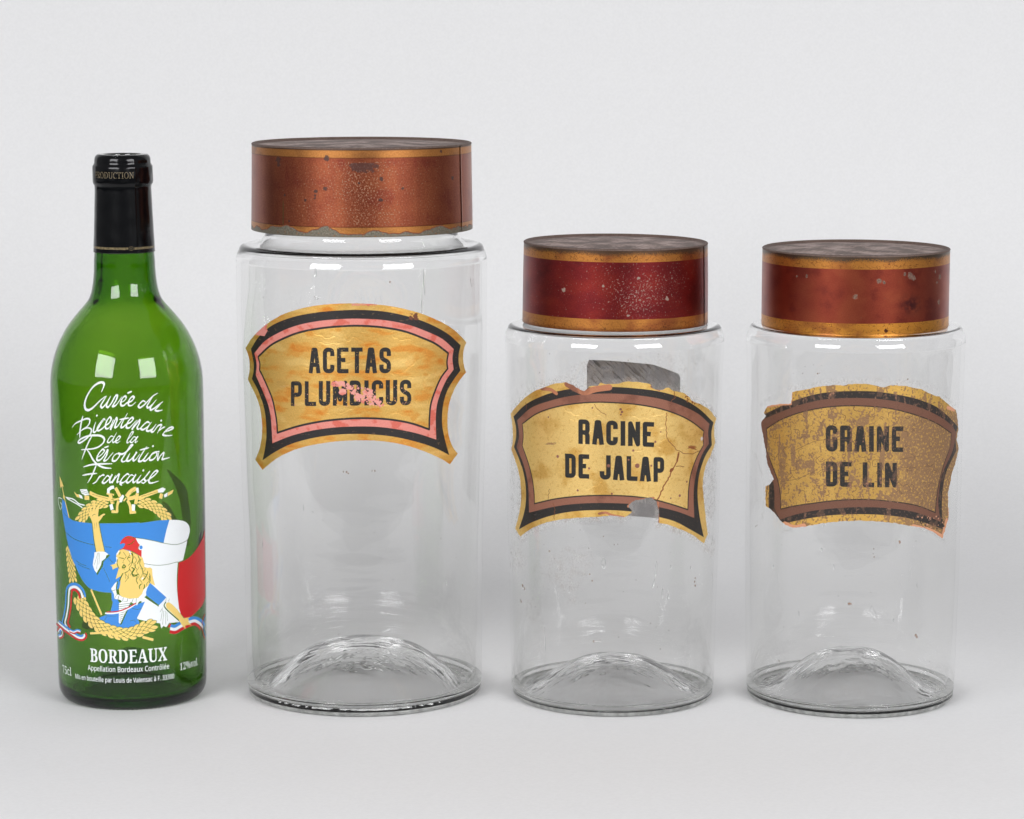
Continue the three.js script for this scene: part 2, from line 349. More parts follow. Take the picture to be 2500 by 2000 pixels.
// a painter that draws in photo pixels (through a zoom frame) onto the unrolled surface of the glass
class Unrolled {
  constructor(ax, R, th0, th1, h0, h1, cw, ch) {
    Object.assign(this, { ax, R, th0, th1, h0, h1, cw, ch });
    [this.c, this.x] = canvas(cw, ch); [this.mc, this.mx] = canvas(cw, ch);
  }
  frame(ox, oy, s) { this.f = [ox, oy, s]; return this; }
  th(p) { const [ox, oy, s] = this.f; return this.ax.unwrap(ox + p[0] * s, oy + p[1] * s, this.R); }
  at(p) { const [t, h] = this.th(p); return [(t - this.th0) / (this.th1 - this.th0) * this.cw, (1 - (h - this.h0) / (this.h1 - this.h0)) * this.ch]; }
  scale() { return this.f[2] * this.ax.metres(this.h0) / ((this.h1 - this.h0) / this.ch); }   // canvas pixels per zoom pixel
  path(x, pts, closed) { const q = dense(pts, 14, closed).map((p) => this.at(p)); x.beginPath(); q.forEach((p, i) => (i ? x.lineTo(...p) : x.moveTo(...p))); if (closed) x.closePath(); }
  both(fn, col, m) { this.x.fillStyle = this.x.strokeStyle = col; fn(this.x); if (m !== undefined) { this.mx.fillStyle = this.mx.strokeStyle = m; fn(this.mx); } }
  fill(pts, col, m, grow = 0) { this.both((x) => { this.path(x, pts, true); x.fill(); if (grow) { x.lineWidth = grow; x.lineJoin = 'round'; x.stroke(); } }, col, m); }
  line(pts, w, col, m, cap = 'butt') { this.both((x) => { this.path(x, pts, false); x.lineWidth = w * this.scale(); x.lineJoin = 'round'; x.lineCap = cap; x.stroke(); }, col, m); }
  dot(p, r, col, m) { const q = this.at(p); this.both((x) => { x.beginPath(); x.arc(q[0], q[1], r * this.scale(), 0, 7); x.fill(); }, col, m); }
  word(text, xl, xr, tl, tr, bl, br, sw, col, m) {   // corners of the word in zoom pixels
    const narrow = { I: 0.45, ' ': 0.5, M: 1.25, N: 1.05 }, gap = 0.24, wd = [...text].map((k) => narrow[k] ?? 1), total = wd.reduce((a, b) => a + b, 0) + gap * (text.length - 1);
    const unit = (xr - xl) / total;
    let u = 0;
    [...text].forEach((k, i) => {
      const w = wd[i] * unit, hgt = bl - tl;
      for (const s of GLYPH[k] ?? []) {
        const pts = roundCorners(s, w - sw, hgt - sw).map(([a, b]) => {
          const px = xl + u + sw / 2 + a * (w - sw), q = (px - xl) / (xr - xl), t = lerp(tl, tr, q), bo = lerp(bl, br, q), v = (sw / 2 + b * (hgt - sw)) / hgt;
          return [px, lerp(t, bo, v)];
        });
        // butt ends extended to the box
        const ext = (a, b) => { const dx = a[0] - b[0], dy = a[1] - b[1], l = Math.hypot(dx, dy) || 1; return [a[0] + dx / l * sw / 2, a[1] + dy / l * sw / 2]; };
        const rim = ([a, b]) => b === 0 || b === 1 || (a === 1 && s.length === 2) || (a === 0 && s.length === 2) || (k === 'E' && a === 1);
        if (rim(s[0])) pts[0] = ext(pts[0], pts[1]); if (rim(s[s.length - 1])) pts[pts.length - 1] = ext(pts[pts.length - 1], pts[pts.length - 2]);
        this.line(pts, sw, col, m);
      }
      u += w + gap * unit;
    });
  }
  uv() { return (t, h) => [(t - this.th0) / (this.th1 - this.th0), (h - this.h0) / (this.h1 - this.h0)]; }
}
// per-pixel pass over the colour and metal canvases of a label
function age(U, fn) {
  const a = U.x.getImageData(0, 0, U.cw, U.ch), m = U.mx.getImageData(0, 0, U.cw, U.ch), mm = (U.h1 - U.h0) / U.ch * 1000;
  for (let j = 0; j < U.ch; j++) for (let i = 0; i < U.cw; i++) {
    const k = 4 * (j * U.cw + i), px = { r: a.data[k], g: a.data[k + 1], b: a.data[k + 2], m: m.data[k] / 255, rough: 0.5 };
    fn(px, i * mm, j * mm);
    a.data[k] = cl(px.r); a.data[k + 1] = cl(px.g); a.data[k + 2] = cl(px.b); a.data[k + 3] = 255;
    m.data[k] = 0; m.data[k + 1] = cl(px.rough * 255); m.data[k + 2] = cl(px.m * 255); m.data[k + 3] = 255;
  }
  U.x.putImageData(a, 0, 0); U.mx.putImageData(m, 0, 0);
  return { map: tex(U.c, true), orm: tex(U.mc, false) };
}
const mixTo = (p, r, g, b, t) => { p.r = lerp(p.r, r, t); p.g = lerp(p.g, g, t); p.b = lerp(p.b, b, t); };
function boundsOf(U0, outline) { let t0 = 9, t1 = -9, a = 9, b = -9; for (const p of outline) { const [t, h] = U0.th(p); t0 = Math.min(t0, t); t1 = Math.max(t1, t); a = Math.min(a, h); b = Math.max(b, h); } return [t0 - 0.02, t1 + 0.02, a - 0.001, b + 0.001]; }
function frayed(outline, amp, freq) { const d = dense(outline, 6, true); return d.map((p, i) => [p[0] + amp * fbm(p[0] * freq, p[1] * freq, 1.5, 3), p[1] + amp * fbm(p[0] * freq, p[1] * freq, 8.5, 3)]); }
function makeLabel(jar, ax, glass, f, outline, paint, worn, gold) {
  const probe = new Unrolled(ax, glass.R0, 0, 1, 0, 1, 2, 2).frame(...f), [t0, t1, h0, h1] = boundsOf(probe, outline);
  const cw = 1152, ch = Math.round(cw * (h1 - h0) / ((t1 - t0) * glass.R0((h0 + h1) / 2)));
  const U = new Unrolled(ax, glass.R0, t0, t1, h0, h1, cw, ch).frame(...f);
  U.x.fillStyle = gold; U.x.fillRect(0, 0, cw, ch); U.mx.fillStyle = '#fff'; U.mx.fillRect(0, 0, cw, ch);
  paint(U);
  const { map, orm } = age(U, worn);
  const th = outline.map((p) => U.th(p));
  const [bc, bx] = canvas(512, 512), bi = bx.createImageData(512, 512), bw = (t1 - t0) * 60, bh = (h1 - h0) * 1000;    // creases and cockling of the paper
  for (let q = 0; q < 512 * 512; q++) { const X = (q % 512) / 512 * bw, Y = ((q / 512) | 0) / 512 * bh, v = 128 + 90 * fbm(X / 9, Y / 9, 20, 3) + 40 * fbm(X / 1.5, Y / 1.5, 33, 3) - 60 * (1 - sstep(0, 0.02, Math.abs(fbm(X / 16, Y / 16, 44, 3)))); bi.data[4 * q] = bi.data[4 * q + 1] = bi.data[4 * q + 2] = cl(v); bi.data[4 * q + 3] = 255; }
  bx.putImageData(bi, 0, 0);
  const g = wrapShape(th, glass.R, 0.00012, 0.00042, U.uv(), 0.03);
  return mesh('paper_label', g, new THREE.MeshPhysicalMaterial({ name: 'gilt_paper', map, roughnessMap: orm, metalnessMap: orm, roughness: 1, metalness: 1, clearcoat: 0.15, clearcoatRoughness: 0.2, bumpMap: tex(bc, false), bumpScale: 0.0002 }), jar);
}

/* ---------------- lids ---------------- */
const innerTin = new THREE.MeshStandardMaterial({ name: 'bare_tin', color: new THREE.Color().setRGB(0.20, 0.18, 0.16), roughness: 0.6, metalness: 0.6 });
function makeLid(name, label, ax, cx, o) {
  const hb = ax.height(o.yb), ht = ax.height(o.yt), mt = ax.metres((hb + ht) / 2), rb = o.halfB * mt, rt = o.halfT * mt;
  const axisPx = (hh) => { const p = new THREE.Vector3(ax.base.x, hh, ax.base.z).project(camera); return (p.x + 1) / 2 * W; };
  const dx = (cx - axisPx((hb + ht) / 2)) * mt;
  const g = thing(name, label, 'lid', new THREE.Vector3(ax.base.x + dx, hb, ax.base.z));
  if (o.tilt) g.rotation.z = o.tilt;
  const hgt = ht - hb, cw = 2048, ch = 256, [c, x] = canvas(cw, ch), [mc, mx] = canvas(cw, ch), im = x.createImageData(cw, ch), mi = mx.createImageData(cw, ch);
  const mmx = 2 * Math.PI * rt * 1000 / cw, mmy = hgt * 1000 / ch;
  for (let j = 0; j < ch; j++) for (let i = 0; i < cw; i++) {
    const k = 4 * (j * cw + i), p = { r: 0, g: 0, b: 0, m: 0.6, rough: 0.42 }, v = 1 - (j + 0.5) / ch, X = (i - cw / 2) * mmx, Y = (1 - v) * hgt * 1000;
    o.paint(p, X, Y, v);
    im.data[k] = cl(p.r); im.data[k + 1] = cl(p.g); im.data[k + 2] = cl(p.b); im.data[k + 3] = 255;
    mi.data[k + 1] = cl(p.rough * 255); mi.data[k + 2] = cl(p.m * 255); mi.data[k + 3] = 255;
  }
  x.putImageData(im, 0, 0); mx.putImageData(mi, 0, 0);
  const map = tex(c, true), orm = tex(mc, false);
  const skin = new THREE.MeshPhysicalMaterial({ name: 'lacquered_tin', map, roughnessMap: orm, metalnessMap: orm, roughness: 1, metalness: 1, clearcoat: 0.25, clearcoatRoughness: 0.3 });
  const dent = (th, y) => 0.0004 * nz(1.2 * Math.sin(th) + o.seed, y * 20, 1.2 * Math.cos(th)) + 0.00007 * nz(4 * Math.sin(th) + o.seed, y * 60, 4 * Math.cos(th));
  const r = (v) => lerp(rb, rt, v), part = (nm, v0, v1) => {
    const rows = []; for (let i = 0; i <= 8; i++) { const v = lerp(v0, v1, i / 8); rows.push([r(v), v * hgt]); }
    return mesh(nm, band(rows, 256, 0, hgt, -Math.PI, Math.PI, dent), skin, g);
  };
  const e = 0.0011 / hgt;
  part('lower_gold_band', 0, o.v1); part('lacquer_band', o.v1, o.v2); part('upper_gold_band', o.v2, 1 - e);
  // top disc with a rolled edge
  const tc = canvas(512, 512), ti = tc[1].createImageData(512, 512);
  for (let q = 0; q < 512 * 512; q++) {
    const X = q % 512 - 256, Y = ((q / 512) | 0) - 256, d = fbm(X / 60 + o.seed, Y / 60, 2.2, 5), d2 = fbm(X / 9, Y / 9, o.seed, 3), sp = rnd();
    let t = sstep(-0.25, 0.35, d + 0.35 * d2); const R = Math.hypot(X, Y) / 256; t *= 1 - sstep(0.86, 0.97, R + 0.06 * d2);
    const base = [lerp(98, 164, t), lerp(80, 142, t), lerp(72, 134, t)], jit = 16 * (sp - 0.5) + 20 * d2;
    ti.data[4 * q] = cl(base[0] + jit); ti.data[4 * q + 1] = cl(base[1] + jit); ti.data[4 * q + 2] = cl(base[2] + jit); ti.data[4 * q + 3] = 255;
  }
  tc[1].putImageData(ti, 0, 0);
  const topRows = []; const R1 = r(1);
  for (let i = 0; i <= 24; i++) { const q = i / 24 * (R1 - 0.0012); topRows.push([q, hgt - 0.0009 + 0.0005 * Math.sin(q / R1 * 5)]); }
  topRows.push([R1 - 0.0006, hgt - 0.0001], [R1 - 0.0001, hgt - 0.0003], [R1 + 0.0002, hgt - 0.0006], [R1 + 0.00005, hgt - 0.0011]);
  const tg = revolve(topRows, 256, (th, i, rr) => rr / R1 * dent(th, hgt));
  const P = tg.attributes.position, tuv = []; for (let i = 0; i < P.count; i++) tuv.push(0.5 + P.getX(i) / (2.06 * R1), 0.5 + P.getZ(i) / (2.06 * R1));
  tg.setAttribute('uv', new THREE.Float32BufferAttribute(tuv, 2)); flip(tg);
  mesh('lid_top', tg, new THREE.MeshStandardMaterial({ name: 'dusty_japanned_tin', map: tex(tc[0], true), roughness: 0.62, metalness: 0.1 }), g);
  const inn = [[0, hgt - 0.0022]]; for (let i = 1; i <= 6; i++) inn.push([(R1 - 0.0012) * i / 6, hgt - 0.0022]);
  for (let i = 1; i <= 10; i++) { const v = 1 - i / 10; inn.push([r(v) - 0.0009, v * (hgt - 0.0022) + 0.0001]); }
  inn.push([r(0) - 0.0005, -0.0001], [r(0) - 0.00005, 0.0001]);
  mesh('inner_wall', revolve(inn, 256, (th, i, rr, y) => rr / R1 * dent(th, y)), innerTin, g);
  if (o.seam !== undefined) {
    const th = o.seam, dth = 0.028, rows = []; for (let i = 0; i <= 12; i++) { const v = lerp(0.01, 0.975, i / 12); rows.push([r(v) + 0.00035, v * hgt]); }
    const sg = band(rows, 6, 0, hgt, th, th + dth, (t, y) => dent(t, y) - 0.0003 * Math.pow((t - th) / dth, 2));
    const uvA = sg.attributes.uv; for (let i = 0; i < uvA.count; i++) uvA.setX(i, (th + uvA.getX(i) * dth) / (2 * Math.PI) + 0.5);
    const edge = band([[r(0.01) + 0.0003, 0.0005], [r(0.975) + 0.0003, hgt * 0.975]], 1, 0, hgt, th - 0.0002, th, dent);
    mesh('solder_seam', sg, skin, g);
  }
  return g;
}
function flip(g) { const i = g.index.array; for (let k = 0; k < i.length; k += 3) { const t = i[k]; i[k] = i[k + 1]; i[k + 1] = t; } g.computeVertexNormals(); return g; }

/* ---------------- jar 1 : tall wide jar, ACETAS PLUMBICUS ---------------- */
const lapse = (rows) => rows;
const ax1 = new Axis(891, 1681), ax2 = new Axis(1495, 1691), ax3 = new Axis(2074, 1693), ax0 = new Axis(325, 1694);
const glass1 = jarGlass(ax1, {
  seed: 1.3, rows: [[606, 298], [609.5, 300.2], [613, 302], [617, 303.6], [621, 304.7], [627, 305.6], [640, 306], [700, 305.3], [900, 303], [1150, 296], [1300, 291.5], [1500, 288.5], [1620, 286.5], [1681, 285]],
  wall: 0.0026, floor: 0.0038, bearing: 0.965, punt: 0.0228, puntR: 0.80, bell: 3.2, flare: 1.3, corner: 0.0022, heel: 0.0018, ring: 0.42, neckHalf: 233, neckTop: ax1.height(346) - 0.0024, round: 0.0026, shoulder: 0.0022,
});
const jar1 = thing('glass_jar', 'tall wide clear glass jar with a gilt label reading ACETAS PLUMBICUS', 'jar', ax1.base, 'glass apothecary jars');
mesh('glass_wall', glass1.g, wallGlass, jar1); mesh('glass_base', glass1.base, clearGlass, jar1); mesh('glass_shoulder', glass1.shoulderG, clearGlass, jar1); mesh('glass_neck', glass1.neckG, wallGlass, jar1); mesh('scuffed_foot_ring', glass1.footG, scuffed, jar1);

const f1 = [560, 700, 0.30612];
const out1 = runs(
  [[135, 490], [190, 405], [300, 300], [415, 228], [500, 195], [650, 157], [800, 139], [950, 133], [1100, 136], [1250, 150], [1400, 178], [1550, 222], [1700, 290], [1800, 355], [1885, 442]],
  [[1885, 442], [1864, 510], [1860, 565], [1866, 630], [1883, 683]],
  [[1883, 683], [1840, 735], [1795, 810], [1765, 880], [1745, 960], [1737, 1050], [1740, 1150], [1755, 1220], [1785, 1290], [1818, 1330]],
  [[1818, 1330], [1757, 1415]],
  [[1757, 1415], [1680, 1370], [1550, 1312], [1400, 1264], [1250, 1236], [1070, 1225], [900, 1230], [750, 1247], [600, 1277], [480, 1317], [370, 1375], [265, 1460]],
  [[265, 1460], [210, 1380]],
  [[210, 1380], [245, 1290], [262, 1200], [265, 1100], [255, 1000], [235, 920], [205, 845], [165, 765], [152, 740]],
  [[152, 740], [165, 680], [168, 620], [158, 550], [135, 490]]).slice(0, -1);
makeLabel(jar1, ax1, glass1, f1, frayed(out1, 3, 0.03), (U) => {
  U.fill(runs([[178, 497], [240, 400], [340, 312], [500, 245], [700, 205], [900, 188], [1060, 185], [1250, 200], [1450, 245], [1600, 300], [1740, 378], [1840, 467]], [[1840, 467], [1825, 540], [1825, 610], [1838, 668]],
    [[1838, 668], [1790, 735], [1750, 800], [1715, 890], [1697, 990], [1695, 1100], [1710, 1190], [1735, 1290], [1750, 1342]], [[1750, 1342], [1640, 1287], [1500, 1240], [1300, 1195], [1070, 1175], [850, 1180], [650, 1210], [480, 1260], [350, 1328], [268, 1384]],
    [[268, 1384], [285, 1300], [297, 1200], [295, 1100], [285, 1000], [262, 910], [230, 820], [185, 735]], [[185, 735], [197, 680], [200, 620], [190, 560], [178, 497]]), '#1d1716', '#000');
  U.fill(runs([[205, 530], [280, 440], [380, 375], [520, 315], [700, 275], [900, 257], [1060, 255], [1250, 268], [1430, 305], [1580, 360], [1700, 420], [1785, 497]], [[1785, 497], [1775, 570], [1785, 660]],
    [[1785, 660], [1735, 735], [1690, 830], [1655, 940], [1645, 1040], [1648, 1220]], [[1648, 1220], [1500, 1172], [1350, 1140], [1200, 1120], [1060, 1115], [850, 1122], [650, 1150], [480, 1195], [345, 1250]],
    [[345, 1250], [340, 1150], [330, 1030], [310, 940], [275, 850], [215, 705]], [[215, 705], [222, 620], [205, 530]]), '#d98579', '#111');
  const thin = runs([[233, 560], [330, 470], [430, 415], [560, 365], [720, 333], [900, 315], [1060, 312], [1250, 328], [1400, 358], [1540, 410], [1640, 455], [1742, 530]], [[1742, 530], [1733, 600], [1738, 655]],
    [[1738, 655], [1690, 720], [1640, 830], [1605, 940], [1595, 1040], [1592, 1138]], [[1592, 1138], [1450, 1090], [1300, 1062], [1150, 1050], [1000, 1050], [850, 1060], [700, 1080], [540, 1115], [385, 1165]],
    [[385, 1165], [380, 1080], [365, 990], [345, 900], [310, 810], [245, 665]], [[245, 665], [247, 610], [233, 560]]);
  U.fill(thin, '#e4b662', '#fff');
  U.line(thin.concat([thin[0]]), 15, '#1d1716', '#000');
  U.word('ACETAS', 635, 1287, 487, 485, 690, 690, 32, '#141110', '#000');
  U.word('PLUMBICUS', 490, 1450, 756, 742, 952, 945, 32, '#141110', '#000');
  // rubbed-off gilding
  for (let i = 0; i < 190; i++) {
    const t = rnd() * 6.28, q = Math.sqrt(rnd()), X = 1070 + 130 * q * Math.cos(t) + 40 * Math.sin(3 * t), Y = 865 + 62 * q * Math.sin(t) + (X - 1070) * 0.35;
    if (Y > 745 && Y < 960) U.dot([X, Y], 3 + 9 * rnd(), '#dd958a', '#111');
  }
  for (let i = 0; i < 40; i++) { const t = rnd() * 6.28, q = Math.sqrt(rnd()); U.dot([870 + 55 * q * Math.cos(t), 775 + 18 * q * Math.sin(t)], 5 + 7 * rnd(), '#e0978a', '#111'); U.dot([905 + 24 * q * Math.cos(t), 838 + 20 * q * Math.sin(t)], 5 + 6 * rnd(), '#e0978a', '#111'); }
  for (let i = 0; i < 260; i++) { const X = 500 + 950 * rnd(), Y = 760 + 195 * Math.sqrt(rnd()); U.dot([X, Y], 1.5 + 4 * rnd() * rnd(), rnd() < 0.5 ? '#d9a188' : '#d9a955', '#444'); }
  for (let i = 0; i < 120; i++) U.dot([640 + 640 * rnd(), 490 + 200 * rnd()], 1 + 2.5 * rnd(), '#cda562', '#999');
  U.fill([[215, 385], [250, 320], [315, 275], [300, 330], [310, 350], [285, 395], [255, 390]], '#d98a80', '#111');
  for (let i = 0; i < 40; i++) U.dot([980 + 200 * rnd(), 134 + 14 * rnd()], 3 + 6 * rnd(), '#cf8a70', '#333');
  for (let i = 0; i < 30; i++) U.dot([1440 + 60 * rnd(), 215 + 50 * rnd()], 3 + 8 * rnd(), '#6b3a22', '#222');
}, (p, X, Y) => {
  const gold = p.m, st = fbm(X / 24, Y / 7, 4.4, 5), st2 = fbm(X / 9 + 50, Y / 6, 1.1, 5), gr = fbm(X / 0.7, Y / 0.7, 2, 2);
  if (gold > 0.5) {
    const o = sstep(0.02, 0.30, st) * 0.62 + sstep(0.1, 0.32, st2) * 0.4;
    mixTo(p, 206, 124, 36, Math.min(0.9, o));
    const l = sstep(0.05, 0.3, -st) * 0.5; mixTo(p, 250, 214, 136, l);
    p.r += 26 * gr; p.g += 24 * gr; p.b += 18 * gr;
    p.m = 0.68 - 0.25 * Math.min(1, o); p.rough = 0.42 + 0.12 * o + 0.1 * gr;
  } else {
    const red = Math.max(0, p.r - p.g - 40) / 60;
    mixTo(p, 196, 72, 52, red * sstep(0.0, 0.22, fbm(X / 7 + 9, Y / 5, 5, 4)) * 0.75);
    const w = sstep(0.26, 0.36, fbm(X / 3 + 70, Y / 1.2, 3, 4)); if (p.r < 60) mixTo(p, 120, 92, 60, w * 0.7);
    p.r += 16 * gr; p.g += 14 * gr; p.b += 14 * gr; p.rough = 0.55; p.m = p.m * 0.6;
  }
}, '#e2b35f');

// patterns for the lids: X in mm from the front centre, Y in mm from the top edge
const speck = (X, Y, s, dens) => { const f = fbm(X / s, Y / s, 6.1, 3); return sstep(dens, dens + 0.06, f); };
const spots = (X, Y, list) => { let t = 0; for (const [x, y, r] of list) { const d = Math.hypot(X - x, (Y - y)) + r * 0.9 * fbm(X / 1.2, Y / 1.2, x, 3); t = Math.max(t, 1 - sstep(r * 0.7, r, d)); } return t; };
makeLid('tin_lid', 'wide copper-brown tin lid with gold bands and a bare chipped lower edge', ax1, 883.5, {
  yt: 346, yb: 557, halfT: 267.2, halfB: 270.8, v1: 0.11, v2: 0.88, seed: 2.2, seam: 1.13,
  paint(p, X, Y, v) {
    const Hh = 45.5, big = fbm(X / 22, Y / 14, 1, 4), vert = fbm(X / 5, Y / 60, 8, 3), gr = fbm(X / 0.8, Y / 0.8, 3, 3), rim = v > 0.88, low = v < 0.11;
    if (rim || low) { p.r = 178; p.g = 118; p.b = 60; mixTo(p, 118, 74, 44, sstep(-0.05, 0.4, big) * 0.6); p.m = 0.85; p.rough = 0.43; if (v > 0.955) mixTo(p, 70, 52, 42, sstep(0.955, 0.975, v + 0.01 * gr)); }
    else { p.r = 138; p.g = 70; p.b = 47; mixTo(p, 154, 84, 54, sstep(-0.25, 0.3, 0.5 * big + 0.6 * vert) * 0.8); mixTo(p, 120, 48, 38, sstep(0.08, 0.35, -0.7 * big + 0.5 * vert) * 0.5); p.m = 0.95; p.rough = 0.39; }
    for (const e of [0.88, 0.11]) if (Math.abs(v - e) < 0.006) mixTo(p, 96, 50, 30, 0.55);
    p.r += 34 * gr; p.g += 28 * gr; p.b += 22 * gr;
    const cluster = Math.exp(-Math.pow((X - 3) / 30, 2)) * 0.19 + 0.14 * fbm(X / 12 + 30, Y / 12, 4, 3) + (v > 0.84 || v < 0.13 ? -0.25 : 0);
    const s = speck(X, Y, 0.8, 0.34 - cluster); mixTo(p, 160, 134, 106, s * 0.65); p.m = lerp(p.m, 0.3, s); p.rough = lerp(p.rough, 0.65, s);
    const dk = spots(X, Y, [[-45, 7, 2.0], [-44.5, 9.5, 1.4], [-15, 5.5, 1.7], [-16, 21, 1.2], [-21, 22.5, 1.1], [-21.3, 24.5, 0.8], [-21.4, 26, 0.7], [-27, 27, 0.9], [-40, 25, 0.8], [13, 16, 1.2], [12.5, 26.5, 1.1], [48, 3, 0.9], [57, 17, 1.2], [1.5, 18, 0.7], [24, 21, 0.7], [-37, 38, 0.7]]);
    mixTo(p, 52, 30, 26, dk * 0.75); p.m *= 1 - 0.6 * dk;
    const sq = Math.pow((X - 4) / (6.5 + 0.5 * (Y - 8)), 2) + Math.pow((Y - 9.2) / 3.6, 2) + 1.6 * fbm(X / 2.5, Y / 2, 9, 4), st = (1 - sstep(0.55, 1.15, sq)) * sstep(7.4, 8.2, Y); mixTo(p, 74, 46, 42, st * 0.75); p.m *= 1 - 0.4 * st;
    const ve = 1 - sstep(0.3, 0.6, Math.abs(X + 41)); mixTo(p, 110, 90, 52, ve * sstep(26, 30, Y) * 0.7);
    // bare metal along the lower edge
    const chipH = 0.9 + 2.2 * Math.max(0, fbm(X / 11, 0.3, 7.7, 3) + 0.28) * 2 + 3.2 * Math.exp(-Math.pow((X + 44) / 10, 2)) + 3.0 * Math.exp(-Math.pow((X - 46) / 7, 2)) + 1.6 * Math.exp(-Math.pow((X + 15) / 8, 2));
    const up = (v * Hh) - chipH - 0.4 * fbm(X / 1.5, Y / 1.5, 3, 3);
    if (up < 0) { p.r = 112 + 60 * gr; p.g = 106 + 60 * gr; p.b = 92 + 55 * gr; p.m = 0.5; p.rough = 0.6; mixTo(p, 140, 84, 46, sstep(0.2, 0.35, fbm(X / 1.3, Y / 1.3, 12, 3)) * 0.8); }
    else if (up < 0.45) { p.r = 120; p.g = 62; p.b = 34; p.m = 0.2; p.rough = 0.7; }
  },
});

/* ---------------- jar 2 : RACINE DE JALAP ---------------- */
const glass2 = jarGlass(ax2, {
  seed: 4.1, rows: [[801, 261], [804.5, 263.2], [808, 265], [812, 266.4], [817, 267.4], [824, 268], [840, 267], [900, 264.5], [1100, 261], [1300, 256.5], [1400, 254], [1600, 248], [1660, 246], [1691, 245]],
  wall: 0.0021, floor: 0.0023, bearing: 0.955, punt: 0.0180, puntR: 0.86, bell: 2.7, flare: 1.9, corner: 0.0024, heel: 0.0013, ring: 0.32, neckHalf: 196, neckTop: ax2.height(590) - 0.0024, round: 0.0024, shoulder: 0.0016,
});
const jar2 = thing('glass_jar_001', 'clear glass jar with a torn gold label reading RACINE DE JALAP and grey residue', 'jar', ax2.base, 'glass apothecary jars');
mesh('glass_wall', glass2.g, wallGlass, jar2); mesh('glass_base', glass2.base, clearGlass, jar2); mesh('glass_shoulder', glass2.shoulderG, clearGlass, jar2); mesh('glass_neck', glass2.neckG, wallGlass, jar2); mesh('scuffed_foot_ring', glass2.footG, scuffed, jar2);
const f2 = [1200, 840, 0.32468];
const out2 = runs(
  [[150, 520], [200, 460], [260, 398], [330, 352], [400, 325], [470, 300], [560, 288]], [[560, 288], [610, 308], [640, 330]], [[640, 330], [700, 352], [740, 318], [800, 312], [820, 290], [850, 300], [900, 300], [960, 295], [1000, 282]],
  [[1000, 282], [1100, 285], [1190, 300]], [[1190, 300], [1215, 335], [1270, 345], [1330, 328], [1362, 350], [1440, 368], [1480, 400], [1500, 425], [1570, 455], [1630, 492], [1685, 560]],
  [[1685, 560], [1672, 620], [1670, 670], [1678, 745]], [[1678, 745], [1650, 820], [1610, 910], [1590, 990], [1585, 1080], [1592, 1180], [1605, 1300], [1620, 1430]], [[1620, 1430], [1590, 1497]],
  [[1590, 1497], [1500, 1430], [1400, 1385], [1320, 1357], [1255, 1345]], [[1255, 1345], [1258, 1260], [1240, 1185]], [[1240, 1185], [1200, 1155], [1140, 1165], [1070, 1180], [1030, 1220], [1052, 1262], [1000, 1302]],
  [[1000, 1302], [900, 1290], [780, 1300], [650, 1306], [500, 1322], [400, 1347], [300, 1390], [222, 1445]], [[222, 1445], [185, 1390]], [[185, 1390], [210, 1290], [228, 1180], [228, 1080], [215, 980], [190, 890], [155, 795]],
  [[155, 795], [165, 720], [163, 640], [150, 520]]).slice(0, -1);
